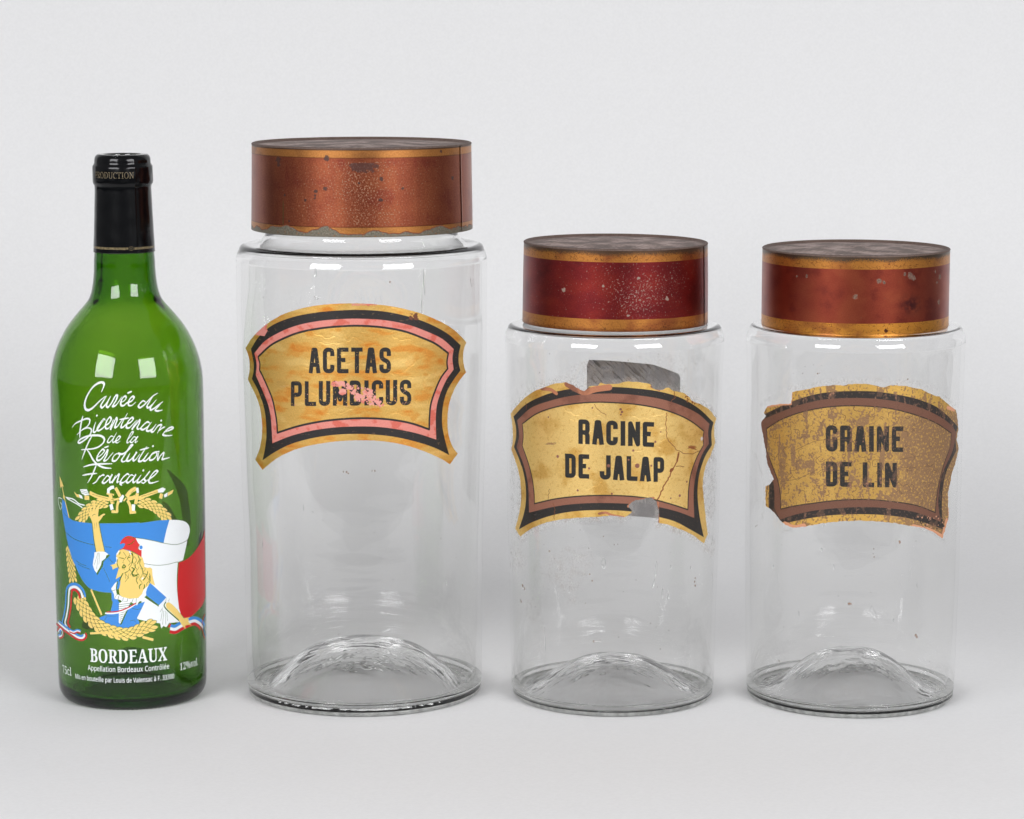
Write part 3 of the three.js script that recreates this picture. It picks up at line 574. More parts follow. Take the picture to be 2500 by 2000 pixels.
makeLabel(jar2, ax2, glass2, f2, frayed(out2, 6, 0.03), (U) => {
  U.fill(runs([[170, 545], [260, 455], [400, 385], [550, 345], [750, 325], [900, 322], [1050, 330], [1250, 355], [1420, 405], [1560, 490], [1665, 590]], [[1665, 590], [1650, 660], [1652, 760]],
    [[1652, 760], [1600, 850], [1560, 970], [1545, 1080], [1548, 1200], [1565, 1330], [1590, 1452]], [[1590, 1452], [1500, 1400], [1380, 1335], [1255, 1300], [1040, 1258], [800, 1248], [600, 1260], [450, 1290], [300, 1345], [212, 1394]],
    [[212, 1394], [245, 1290], [262, 1200], [262, 1080], [245, 970], [215, 870], [175, 775]], [[175, 775], [190, 700], [188, 620], [170, 545]]), '#1c1613', '#000');
  U.fill(runs([[198, 572], [300, 480], [430, 430], [600, 390], [800, 373], [950, 373], [1100, 385], [1280, 415], [1430, 465], [1550, 525], [1635, 600]], [[1635, 600], [1625, 660], [1630, 750]],
    [[1630, 750], [1580, 830], [1540, 950], [1520, 1060], [1515, 1150], [1520, 1308]], [[1520, 1308], [1400, 1262], [1250, 1225], [1040, 1202], [800, 1195], [600, 1205], [450, 1228], [288, 1268]],
    [[288, 1268], [285, 1180], [280, 1070], [262, 970], [235, 880], [195, 775]], [[195, 775], [212, 690], [198, 572]]), '#8a5844', '#111');
  const thin = runs([[235, 600], [340, 525], [480, 475], [640, 447], [800, 437], [950, 442], [1100, 455], [1280, 490], [1420, 540], [1510, 590], [1592, 655]], [[1592, 655], [1586, 700], [1590, 760]],
    [[1590, 760], [1545, 840], [1500, 960], [1480, 1070], [1472, 1245]], [[1472, 1245], [1350, 1205], [1200, 1165], [1050, 1145], [850, 1138], [650, 1145], [480, 1165], [328, 1200]],
    [[328, 1200], [325, 1120], [310, 1010], [285, 910], [235, 765]], [[235, 765], [242, 690], [235, 600]]);
  U.fill(thin, '#f0cb7e', '#fff');
  U.line(thin.concat([thin[0]]), 9, '#231a10', '#000');
  U.word('RACINE', 655, 1220, 566, 588, 750, 774, 33, '#12100c', '#000');
  U.word('DE JALAP', 555, 1297, 824, 852, 1004, 1040, 33, '#12100c', '#000');
  // torn paper showing its brown fibre
  for (const [pts, w] of [[[[380, 335], [450, 345], [490, 372]], 26], [[[570, 300], [640, 340], [700, 362], [780, 340], [885, 325]], 44], [[[1030, 1220], [1060, 1195], [1140, 1172], [1215, 1160]], 22], [[[1250, 1190], [1255, 1340]], 12], [[[810, 1275], [860, 1268], [900, 1285], [990, 1302]], 18], [[[1200, 320], [1260, 345]], 16]]) U.line(spline(pts, false, 6), w, '#b0714f', '#111', 'round');
  // cracks and flecks
  const crack = (pts, w) => U.line(dense(pts, 18, false).map((p) => [p[0] + 10 * (rnd() - 0.5), p[1] + 8 * (rnd() - 0.5)]), w, '#7c4018', '#222', 'round');
  crack([[1410, 815], [1385, 900], [1330, 1010], [1290, 1080], [1245, 1170]], 9); crack([[1400, 830], [1390, 880]], 15); crack([[1360, 935], [1340, 960]], 14);
  crack([[1315, 515], [1308, 600], [1320, 715]], 4.5); crack([[1320, 715], [1380, 790], [1440, 820], [1510, 826], [1560, 800]], 4); crack([[1380, 920], [1450, 922]], 4); crack([[770, 450], [810, 500], [860, 535]], 3); crack([[475, 1320], [480, 1230], [470, 1200]], 4); crack([[1362, 350], [1380, 400], [1340, 440]], 5); crack([[258, 440], [262, 490]], 4); crack([[430, 1165], [438, 1090]], 3);
  for (let i = 0; i < 26; i++) crack([[1470 + 20 * rnd(), 765 + 20 * rnd()], [1540 - 20 * rnd(), 765 + 30 * rnd()]], 1.6);
  for (const [x, y, r] of [[500, 845, 11], [1412, 1140, 10], [1345, 1160, 6], [880, 915, 12], [1065, 800, 8], [1030, 870, 7], [1095, 915, 17], [1200, 915, 7], [735, 935, 8], [650, 1100, 8], [430, 550, 6], [1465, 1035, 7], [970, 490, 9], [980, 510, 9], [972, 530, 7], [905, 1125, 7], [1270, 660, 5], [760, 480, 6], [1230, 735, 8]]) U.dot([x, y], r, '#8a5a48', '#222');
  for (let i = 0; i < 50; i++) U.dot([1440 + 120 * rnd(), 370 + 80 * rnd()], 2 + 6 * rnd(), '#8a5222', '#333');
  for (let i = 0; i < 18; i++) U.line([[400 + 90 * rnd(), 735 + 20 * rnd()], [420 + 70 * rnd(), 740 + 20 * rnd()]], 2, '#9a744a', '#555');
  U.dot([1577, 712], 15, '#e6e2dc', '#000');
}, (p, X, Y) => {
  const gold = p.m, b = fbm(X / 14, Y / 14, 2.4, 4), gr = fbm(X / 0.5, Y / 0.5, 2, 2), fine = fbm(X / 1.6, Y / 1.6, 5, 3);
  if (gold > 0.5) {
    mixTo(p, 190, 132, 46, sstep(0.0, 0.35, b) * 0.45 + 0.25 * sstep(0.12, 0.3, fine)); p.r += 30 * gr; p.g += 26 * gr; p.b += 18 * gr;
    p.m = 0.7; p.rough = 0.42 + 0.1 * gr;
  } else { const red = Math.max(0, Math.min(1, (p.r - 60) / 60)); mixTo(p, 108, 62, 44, red * sstep(0.05, 0.3, b) * 0.7); p.r += 20 * gr; p.g += 18 * gr; p.b += 16 * gr; if (p.r < 60) mixTo(p, 110, 78, 40, sstep(0.30, 0.36, fbm(X / 0.9, Y / 0.9, 14, 3)) * 0.8); p.rough = 0.6; p.m *= 0.5; }
}, '#ecc472');

// grey paper label stuck to the rear of the jar, seen through the glass
{
  const y0 = ax2.height(1258) - 0.0112, y1 = ax2.height(875) - 0.0080, R = glass2.R, back = Math.PI - 0.245, hw = 0.47;
  const [c, x] = canvas(384, 640), im = x.createImageData(384, 640);
  for (let q = 0; q < 384 * 640; q++) {
    const i = q % 384, j = (q / 384) | 0, a = fbm(i / 50, j / 50, 3, 5), d = fbm((i + j) / 14, (j - i) / 90, 6, 4), n = fbm(i / 3, j / 3, 2, 3);
    let t = 196 + 34 * a + 34 * n; const dark = sstep(0.0, 0.3, d) * (1 - sstep(60, 150, j + 60 * a)) * (i > 130 ? 1 : 0.3); t = lerp(t, 118, dark * 0.85);
    im.data[4 * q] = cl(t + 3); im.data[4 * q + 1] = cl(t - 1); im.data[4 * q + 2] = cl(t); im.data[4 * q + 3] = 255;
  }
  x.putImageData(im, 0, 0);
  const poly = dense([[back - hw, y0], [back + hw, y0 + 0.001], [back + hw, y1 - 0.003], [back + hw - 0.02, y1], [back - hw + 0.3, y1 - 0.0022], [back - hw + 0.02, y1 - 0.0062], [back - hw, y1 - 0.008]], 0.03, true);
  const g = wrapShape(poly, R, 0.00012, 0.00030, (t, h) => [(t - back + hw) / (2 * hw), (h - y0) / (y1 - y0)], 0.04);
  const o = mesh('rear_label', g, new THREE.MeshPhysicalMaterial({ name: 'grey_paper', map: tex(c, true), roughness: 0.95, transmission: 0.35, thickness: 0 }), jar2);
  o.userData.label = 'dull grey paper label on the rear of the glass';
}
makeLid('tin_lid_001', 'deep red tin lid speckled with grey flakes between cracked gold bands', ax2, 1501.5, {
  yt: 588, yb: 784, halfT: 223.6, halfB: 226.5, v1: 0.15, v2: 0.835, seed: 6.2, seam: 1.21, tilt: -0.006,
  paint(p, X, Y, v) {
    const big = fbm(X / 18, Y / 12, 21, 4), gr = fbm(X / 0.7, Y / 0.7, 13, 3), e1 = 0.835 + 0.004 * fbm(X / 6, 1, 2, 2), rim = v > e1, low = v < 0.15;
    if (rim || low) {
      p.r = 184; p.g = 120; p.b = 54; mixTo(p, 150, 84, 42, sstep(-0.1, 0.35, big)); p.m = 0.85; p.rough = 0.42; p.r += 30 * gr; p.g += 24 * gr; p.b += 12 * gr;
      const cr = Math.abs(fbm(X / 3.2, Y / 3.2, 31, 3)); mixTo(p, 70, 34, 18, (1 - sstep(0.008, 0.026, cr)) * 0.9 * sstep(low ? 0.15 : 0.84, low ? 0.05 : 0.87, v));
      if (rim) mixTo(p, 86, 64, 48, sstep(0.90, 0.965, v + 0.05 * gr + 0.05 * big));
      if (low) mixTo(p, 110, 58, 26, (1 - sstep(0.0, 0.05, v + 0.05 * gr)) * 0.7);
    } else {
      p.r = 124; p.g = 34; p.b = 35; mixTo(p, 138, 42, 36, sstep(-0.1, 0.35, big)); mixTo(p, 98, 27, 30, sstep(0.05, 0.35, -big) * 0.6); p.m = 0.94; p.rough = 0.37; p.r += 30 * gr; p.g += 10 * gr; p.b += 9 * gr;
      const cl1 = 0.20 * Math.exp(-Math.pow((X - 11) / 15, 2) - Math.pow((Y - 24) / 13, 2)) + 0.1 * Math.exp(-Math.pow((X - 32) / 12, 2) - Math.pow((Y - 16) / 8, 2)) + 0.08 * fbm(X / 9, Y / 7, 40, 3) + 0.03 * Math.exp(-Math.pow((X + 8) / 18, 2));
      const s = Math.max(speck(X, Y, 0.95, 0.345 - cl1), 0.9 * speck(X + 40, Y, 0.5, 0.40 - cl1)); const d = spots(X, Y, [[-29.5, 22, 1.3], [5, 34, 0.8], [10, 15, 0.9], [-8, 19, 0.8], [26, 26, 1.2]]);
      const q = Math.max(s * 0.9, d); mixTo(p, 150, 136, 122, q * 0.9); p.m = lerp(p.m, 0.35, q); p.rough = lerp(p.rough, 0.65, q);
    }
  },
});

/* ---------------- jar 3 : GRAINE DE LIN ---------------- */
const glass3 = jarGlass(ax3, {
  seed: 7.7, rows: [[803, 259], [806.5, 261.2], [810, 263], [814, 264.5], [819, 265.5], [826, 266], [842, 265], [1000, 262], [1300, 260], [1400, 258.5], [1600, 254.5], [1660, 252], [1693, 251]],
  wall: 0.0022, floor: 0.0027, bearing: 0.96, punt: 0.0215, puntR: 0.80, bell: 3.0, flare: 2.2, corner: 0.0026, heel: 0.0013, ring: 0.16, neckHalf: 198, neckTop: ax3.height(604) - 0.0024, round: 0.0024, shoulder: 0.0020,
});
const jar3 = thing('glass_jar_002', 'clear glass jar with a ragged scuffed label reading GRAINE DE LIN', 'jar', ax3.base, 'glass apothecary jars');
mesh('glass_wall', glass3.g, wallGlass, jar3); mesh('glass_base', glass3.base, clearGlass, jar3); mesh('glass_shoulder', glass3.shoulderG, clearGlass, jar3); mesh('glass_neck', glass3.neckG, wallGlass, jar3); mesh('scuffed_foot_ring', glass3.footG, scuffed, jar3);
const f3 = [1780, 900, 0.28757];
const out3 = [[275, 460], [300, 425], [322, 402], [300, 376], [330, 320], [430, 300], [500, 302], [532, 292], [540, 200], [605, 183], [640, 182], [750, 155], [880, 140], [960, 144], [1060, 128], [1180, 130], [1260, 148], [1310, 162], [1370, 141], [1500, 148], [1640, 180], [1700, 212], [1780, 240], [1850, 300], [1920, 352], [1935, 430], [1940, 520], [1926, 600], [1945, 680], [1915, 800], [1880, 900], [1872, 960], [1855, 1040], [1850, 1100], [1858, 1250], [1835, 1340], [1805, 1440], [1740, 1392], [1650, 1352], [1540, 1336], [1400, 1310], [1250, 1296], [1100, 1290], [950, 1296], [800, 1312], [650, 1340], [545, 1352], [480, 1322], [440, 1290], [420, 1260], [380, 1210], [318, 1165], [316, 1000], [350, 985], [386, 940], [360, 870], [330, 800], [318, 700], [300, 600]];
makeLabel(jar3, ax3, glass3, f3, frayed(out3, 9, 0.03), (U) => {
  U.fill(runs([[262, 410], [420, 332], [560, 272], [700, 226], [850, 200], [1050, 190], [1250, 195], [1450, 225], [1600, 260], [1750, 322], [1850, 402], [1935, 492]], [[1935, 492], [1918, 580], [1922, 700]], [[1922, 700], [1880, 780], [1830, 900], [1810, 1000], [1800, 1150], [1810, 1300], [1830, 1372]],
    [[1830, 1372], [1720, 1330], [1550, 1277], [1350, 1246], [1100, 1235], [850, 1246], [650, 1276], [480, 1312]], [[480, 1312], [360, 1250], [345, 1180], [347, 1000], [330, 860], [280, 700], [262, 410]]), '#241b16', '#000');
  U.fill(runs([[272, 440], [420, 377], [600, 310], [800, 263], [1000, 250], [1200, 252], [1400, 275], [1600, 325], [1750, 390], [1880, 480], [1925, 545]], [[1925, 545], [1890, 700], [1840, 810], [1800, 900], [1780, 1010], [1770, 1150], [1790, 1300]], [[1790, 1300], [1600, 1225], [1400, 1190], [1150, 1175], [900, 1186], [700, 1210], [540, 1247], [440, 1282]],
    [[440, 1282], [395, 1180], [392, 1050], [370, 900], [322, 780], [285, 600], [272, 440]]), '#6d4634', '#111');
  const thin = runs([[325, 510], [440, 437], [600, 375], [800, 331], [1000, 315], [1200, 320], [1400, 345], [1600, 400], [1750, 462], [1880, 548]], [[1880, 548], [1870, 660], [1820, 800], [1780, 950], [1755, 1100], [1745, 1222]], [[1745, 1222], [1600, 1165], [1400, 1130], [1150, 1110], [900, 1120], [700, 1145], [560, 1166], [445, 1192]], [[445, 1192], [440, 1060], [420, 950], [380, 840], [325, 690]], [[325, 690], [330, 600], [325, 510]]);
  U.fill(thin, '#c49b52', '#fff');
  U.line(thin.concat([thin[0]]), 9, '#2a1c12', '#000');
  U.word('GRAINE', 825, 1475, 480, 492, 702, 706, 38, '#1a1612', '#000');
  U.word('DE LIN', 825, 1422, 788, 800, 1000, 1008, 38, '#1a1612', '#000');
  // vertical rubbed streaks, scratches, torn fibre
  for (let i = 0; i < 150; i++) { const x = 380 + 1400 * rnd(), y = 330 + 800 * rnd(), a = rnd() * 6.28, l = 12 + 40 * rnd(); U.line(spline([[x, y], [x + l * Math.cos(a), y + l * Math.sin(a)], [x + 1.6 * l * Math.cos(a + 0.7), y + 1.6 * l * Math.sin(a + 0.7)]], false, 3), 2.2 + 2 * rnd(), '#5d3f2b', '#333'); }
  for (const pts of [[[550, 700], [760, 610], [1050, 605]], [[440, 960], [600, 930], [760, 850]], [[1450, 770], [1620, 740]], [[1460, 840], [1700, 830]]]) U.line(spline(pts, false, 5), 3, '#5d3f2b', '#333');
  for (const [pts, w] of [[[[330, 322], [430, 305], [530, 300]], 20], [[[480, 1318], [560, 1350], [640, 1335]], 42], [[[1560, 1345], [1700, 1380], [1800, 1430]], 46], [[[1840, 1290], [1815, 1400]], 44], [[[1850, 330], [1905, 350]], 30], [[[540, 205], [535, 290]], 8], [[[1853, 1050], [1856, 1250]], 10]]) U.line(spline(pts, false, 5), w, '#d0936f', '#111', 'round');
  for (let i = 0; i < 70; i++) U.dot([1600 + 220 * rnd(), 1250 + 110 * rnd()], 2 + 7 * rnd(), rnd() < 0.4 ? '#c58e70' : '#2a1f18', '#111');
}, (p, X, Y) => {
  const gold = p.m, gr = fbm(X / 0.5, Y / 0.5, 2, 2), cx = fbm(X / 5.5 + 3, Y / 8, 3.4, 5), fn = fbm(X / 1.3, Y / 1.3, 6, 3), right = sstep(66, 92, X + 24 * fbm(X / 9, Y / 9, 2, 3)) * sstep(12, 22, Y);
  const strk = fbm(X / 3.2 + 11, Y / 26, 9, 3), worn = Math.max(0.85 * sstep(0.07, 0.2, cx + 0.6 * fn), sstep(0.17, 0.26, strk + 0.35 * fn) * 0.85, sstep(0.2, 0.28, fn) * 0.8, right * sstep(-0.25, 0.1, fn + 0.1) * 0.9);
  if (gold > 0.5) {
    mixTo(p, 214, 174, 94, sstep(0, 0.3, -cx) * 0.45); mixTo(p, 112, 82, 66, worn * 0.8); p.r += 34 * gr; p.g += 30 * gr; p.b += 24 * gr; p.m = lerp(0.65, 0.1, worn); p.rough = lerp(0.46, 0.65, worn);
  } else {
    if (p.r < 70) mixTo(p, 104, 74, 56, (sstep(0.14, 0.24, fn) + sstep(0.12, 0.22, cx) + 1.2 * sstep(0.15, 0.24, strk + 0.2 * fn)) * 0.6); p.r += 22 * gr; p.g += 20 * gr; p.b += 18 * gr; p.rough = 0.62; p.m *= 0.4;
  }
}, '#d8ac58');
makeLid('tin_lid_002', 'reddish brown tin lid with bright gold bands and a few grey chips', ax3, 2088.5, {
  yt: 603, yb: 794.5, halfT: 226.5, halfB: 228, v1: 0.155, v2: 0.825, seed: 9.4,
  paint(p, X, Y, v) {
    const big = fbm(X / 16, Y / 14, 51, 4), gr = fbm(X / 0.6, Y / 0.6, 23, 3), rim = v > 0.825, low = v < 0.155;
    if (rim || low) {
      p.r = low ? 204 : 190; p.g = low ? 138 : 126; p.b = low ? 52 : 56; mixTo(p, 156, 92, 44, sstep(-0.05, 0.35, big) * 0.7); p.m = 0.85; p.rough = 0.40; p.r += 28 * gr; p.g += 24 * gr; p.b += 12 * gr;
      const cr = Math.abs(fbm(X / 4.5, Y / 3, 61, 3)); mixTo(p, 84, 42, 20, (1 - sstep(0.006, 0.02, cr)) * 0.7);
      if (rim) mixTo(p, 84, 68, 54, sstep(0.905, 0.96, v + 0.07 * gr + 0.05 * big));
      if (low) { mixTo(p, 120, 64, 26, (1 - sstep(0.0, 0.03, v + 0.05 * gr)) * 0.7); mixTo(p, 70, 30, 14, spots(X, Y, [[10, 38.5, 1.1]])); }
    } else {
      p.r = 144; p.g = 62; p.b = 44; mixTo(p, 156, 74, 50, sstep(-0.1, 0.35, big)); mixTo(p, 112, 42, 34, sstep(0.05, 0.35, -big) * 0.6); p.m = 0.95; p.rough = 0.38; p.r += 22 * gr; p.g += 15 * gr; p.b += 12 * gr;
      const dk = Math.exp(-Math.pow((X - 24) / 5.5, 2) - Math.pow((Y - 26) / 4, 2)) * sstep(-0.35, 0.15, fbm(X / 3, Y / 3, 8, 3)); mixTo(p, 62, 28, 34, dk * 0.75);
      const d = spots(X, Y, [[-6, 21, 1.5], [6, 13, 1.5], [8.5, 13.8, 1.1], [23.5, 11, 2.0], [25.5, 12.3, 1.5], [20, 10, 1.0], [47, 13, 1.6], [46, 26, 1.5], [44, 15.5, 0.9], [30, 37, 1.0], [-32, 11.5, 0.9], [-38, 12, 0.8], [42, 10, 0.9]]), s = speck(X, Y, 0.8, 0.40);
      const q = Math.max(d * 0.85, s * 0.75); mixTo(p, 104 + 110 * gr, 92 + 100 * gr, 80 + 90 * gr, q * 0.9); p.m = lerp(p.m, 0.3, q); p.rough = lerp(p.rough, 0.65, q);
    }
  },
});

/* ---------------- bubbles and drips in the old glass ---------------- */
const seedShape = new THREE.SphereGeometry(1, 16, 12);
function seedMark(jar, ax, glass, px, py, lenPx, widPx, tilt = 0) {
  const [th, h] = ax.unwrap(px, py, glass.R0), m = ax.metres(h), r = glass.R(th, h), q = mesh('glass_seed', seedShape, clearGlass, jar);
  q.position.set(r * Math.sin(th), h, r * Math.cos(th)); q.rotation.set(0, th, tilt, 'YXZ'); q.scale.set(widPx * m / 2, lenPx * m / 2, Math.min(widPx, 5) * m * 0.32);
}
for (const a of [[1036, 690, 66, 4, 0.06], [1030, 745, 50, 3.4, -0.02], [772, 727, 9, 12], [770, 665, 26, 5], [664, 1000, 10, 3], [1150, 690, 26, 3, 0.3], [740, 1240, 16, 3], [1090, 1420, 20, 3.4, 0.1], [640, 1330, 12, 3]]) seedMark(jar1, ax1, glass1, ...a);
for (const a of [[1474, 1376, 28, 10], [1602, 1390, 40, 5, -0.06], [1596, 1425, 22, 4, -0.3], [1638, 1384, 8, 3], [1686, 1386, 8, 3], [1632, 1458, 10, 5], [1618, 1450, 24, 5], [1330, 1560, 60, 4, 0.05], [1390, 1440, 18, 3]]) seedMark(jar2, ax2, glass2, ...a);
for (const a of [[2006, 1342, 8, 5], [2036, 1384, 12, 3], [2182, 1515, 8, 4], [1888, 1384, 9, 4], [2010, 1282, 7, 5], [2240, 1430, 14, 3, 0.2], [1950, 1500, 16, 3]]) seedMark(jar3, ax3, glass3, ...a);

/* ---------------- dust, glue and paper residue on the jars ---------------- */
function blurRed(im, w, h, r) {
  const d = im.data, t = new Float32Array(w * h);
  for (let j = 0; j < h; j++) { let a = 0; for (let i = -r; i < w; i++) { if (i + r < w) a += d[4 * (j * w + i + r)]; if (i - r - 1 >= 0) a -= d[4 * (j * w + i - r - 1)]; if (i >= 0) t[j * w + i] = a / (2 * r + 1); } }
  for (let i = 0; i < w; i++) { let a = 0; for (let j = -r; j < h; j++) { if (j + r < h) a += t[(j + r) * w + i]; if (j - r - 1 >= 0) a -= t[(j - r - 1) * w + i]; if (j >= 0) d[4 * (j * w + i)] = a / (2 * r + 1); } }
}
function residue(jar, ax, glass, rowTop, rowBot, colour, fn) {
  const h0 = ax.height(rowBot), h1 = ax.height(rowTop), t0 = -1.42, t1 = 1.42, cw = 1024, ch = 1024;
  const U = new Unrolled(ax, glass.R0, t0, t1, h0, h1, cw, ch).frame(0, 0, 1);
  const [c, x] = canvas(cw, ch), im = x.createImageData(cw, ch), [cc, cx] = canvas(cw, ch), ic = cx.createImageData(cw, ch);
  U.x.fillStyle = '#000'; U.x.fillRect(0, 0, cw, ch);
  fn.draw(U);
  const dr = U.x.getImageData(0, 0, cw, ch); blurRed(dr, cw, ch, 5); blurRed(dr, cw, ch, 5);
  const mmx = (t1 - t0) * 62 / cw, mmy = (h1 - h0) * 1000 / ch;
  for (let j = 0; j < ch; j++) for (let i = 0; i < cw; i++) {
    const k = 4 * (j * cw + i), a = fn.film((i - cw / 2) * mmx, j * mmy, dr.data[k] / 255, dr.data[k + 1] / 255, dr.data[k + 2] / 255);
    im.data[k] = im.data[k + 1] = im.data[k + 2] = cl(a[0] * 255); im.data[k + 3] = 255;
    ic.data[k] = a[1]; ic.data[k + 1] = a[2]; ic.data[k + 2] = a[3]; ic.data[k + 3] = 255;
  }
  x.putImageData(im, 0, 0); cx.putImageData(ic, 0, 0);
  const rows = []; for (let i = 0; i <= 60; i++) { const y = lerp(h0, h1, i / 60); rows.push([0, y]); }
  const g = band(rows, 120, h0, h1, t0, t1, (t, y) => glass.R(t, y) + 0.00005);
  const o = mesh('surface_residue', g, new THREE.MeshStandardMaterial({ name: 'dried_residue', map: tex(cc, true), alphaMap: tex(c, false), transparent: true, roughness: 0.9 }), jar);
  o.userData.kind = 'stuff';
}
// red channel: loose paper and glue film, green: brown flecks, blue: scratches
const grow = (U, pts, w, col) => { U.line(pts, w, col, undefined, 'round'); };
function soft(U, cx, cy, rx, ry, n, r, col) { for (let i = 0; i < n; i++) { const t = rnd() * 6.28, q = Math.sqrt(rnd()); U.dot([cx + rx * q * Math.cos(t), cy + ry * q * Math.sin(t)], r * (0.4 + rnd()), col); } }
const film = (X, Y, r, g, b) => {
  if (r + g + b < 0.02) return [0, 180, 170, 160];
  const n = fbm(X / 1.1, Y / 1.1, 2, 4), n2 = fbm(X / 4, Y / 4, 7, 4);
  if (g > 0.3) return [0.75 * g * sstep(-0.2, 0.1, n + 0.15), 128, 92, 66];
  if (b > 0.2) return [0.5 * b * sstep(-0.2, 0.15, n), 120, 116, 112];
  const a = r * (0.12 + 0.88 * sstep(-0.25, 0.35, n + 0.7 * n2)) * 0.36, brown = sstep(0.05, 0.3, n2);
  return [a, lerp(196, 150, brown), lerp(190, 128, brown), lerp(184, 112, brown)];
};
residue(jar2, ax2, glass2, 830, 1660, 0, { film, draw(U) {
  const P = (x, y) => [1200 + x * 0.32468, 840 + y * 0.32468];
  const edge = out2.map(([x, y]) => P(x, y));
  U.x.globalAlpha = 0.9; U.line(edge.concat([edge[0]]), 26, '#f00'); U.x.globalAlpha = 1;
  soft(U, 1262, 1360, 22, 32, 70, 5, '#c00'); soft(U, 1730, 1330, 16, 30, 60, 5, '#b00'); soft(U, 1735, 1180, 14, 90, 80, 6, '#d00'); soft(U, 1258, 1180, 12, 80, 60, 5, '#800'); soft(U, 1440, 910, 60, 28, 70, 6, '#800'); soft(U, 1620, 890, 90, 30, 90, 6, '#700'); soft(U, 1300, 960, 40, 30, 40, 6, '#700');
  soft(U, 1385, 1390, 50, 50, 190, 4, '#900'); soft(U, 1340, 1400, 40, 40, 90, 3, '#700'); soft(U, 1300, 1490, 16, 30, 60, 3, '#a00'); soft(U, 1392, 1450, 16, 30, 60, 3, '#900'); soft(U, 1420, 1360, 30, 30, 60, 3, '#700'); soft(U, 1322, 1540, 6, 30, 30, 2, '#700');
  for (const [x, y, r] of [[1342, 1346, 3], [1276, 1430, 4], [1280, 1437, 4], [1271, 1466, 3.4], [1272, 1470, 3], [1450, 1566, 2.5], [1446, 1418, 2], [1440, 1402, 1.8], [1696, 1420, 3], [1697, 1430, 3], [1697, 1412, 2.5], [1473, 1310, 1.6], [1500, 1330, 1.4], [1508, 1329, 1.4]]) U.dot([x, y], r, rnd() < 0.75 ? '#0f0' : '#0b0');
  for (let i = 0; i < 60; i++) U.dot([1260 + 470 * rnd(), 840 + 780 * rnd()], 0.7 + 0.9 * rnd(), '#0c0');
} });
residue(jar1, ax1, glass1, 630, 1690, 0, { film, draw(U) {
  for (let i = 0; i < 26; i++) { const x = 600 + 570 * rnd(), y = 650 + 200 * rnd(), a = 1.2 + 0.7 * rnd(), l = 8 + 26 * rnd(); if (Math.abs(x - 890) < 150 && y > 740) continue; U.line([[x, y], [x + l * Math.cos(a), y + l * Math.sin(a)]], 1.1, '#006'); }
  U.line([[1153, 687], [1157, 680], [1152, 700], [1160, 690]], 1.5, '#008');
  for (const [x, y, r] of [[952, 689, 3], [643, 726, 1.6], [846, 1153, 3], [850, 1156, 2.4], [838, 1152, 2], [915, 1150, 2.4], [908, 1150, 2], [679, 1160, 1.4], [1076, 1315, 1.6], [1014, 582, 2]]) U.dot([x, y], r, '#0c0');
  for (let i = 0; i < 40; i++) U.dot([620 + 540 * rnd(), 640 + 960 * rnd()], 0.6 + 0.8 * rnd(), '#0a0');
} });
residue(jar3, ax3, glass3, 830, 1680, 0, { film, draw(U) {
  const P = (x, y) => [1780 + x * 0.28757, 900 + y * 0.28757];
  U.line(spline([P(270, 310), P(440, 190), P(640, 150), P(880, 112), P(1060, 105), P(1400, 105), P(1640, 140), P(1800, 210), P(1920, 320)], false, 5), 9, '#900', undefined, 'round');
  U.line(spline([P(215, 720), P(270, 850), P(298, 1000), P(300, 1100), P(285, 1270)], false, 5), 5, '#c00', undefined, 'round'); U.line(spline([P(455, 1390), P(560, 1350)], false, 3), 8, '#800'); U.line(spline([P(1600, 1350), P(1740, 1400), P(1830, 1475)], false, 5), 5, '#c00', undefined, 'round');
  U.line([P(270, 310), P(350, 250), P(430, 200)], 3, '#a00');
  for (const [x, y, r] of [[2197, 1325, 3.4], [2196, 1322, 2.6], [2073, 1474, 3.6], [2077, 1475, 3], [2236, 1551, 4], [2239, 1556, 3], [1846, 1285, 2], [1849, 1283, 2], [2134, 1360, 1.8], [2132, 1352, 1.6], [2133, 1340, 1.5], [1902, 1614, 2], [2216, 926, 2], [2190, 937, 1.6], [1996, 912, 2], [2000, 911, 1.6], [1960, 912, 1.6], [2246, 1270, 2]]) U.dot([x, y], r, '#0f0');
  for (let i = 0; i < 60; i++) U.dot([1840 + 470 * rnd(), 850 + 780 * rnd()], 0.6 + 0.8 * rnd(), '#0a0');
  // open almond-shaped mark in the glass
  U.line(spline([P(1210, 2010), P(1195, 2060), P(1215, 2110), P(1245, 2140), P(1250, 2100), P(1232, 2050), P(1210, 2010)], false, 4), 1.2, '#008');
} });

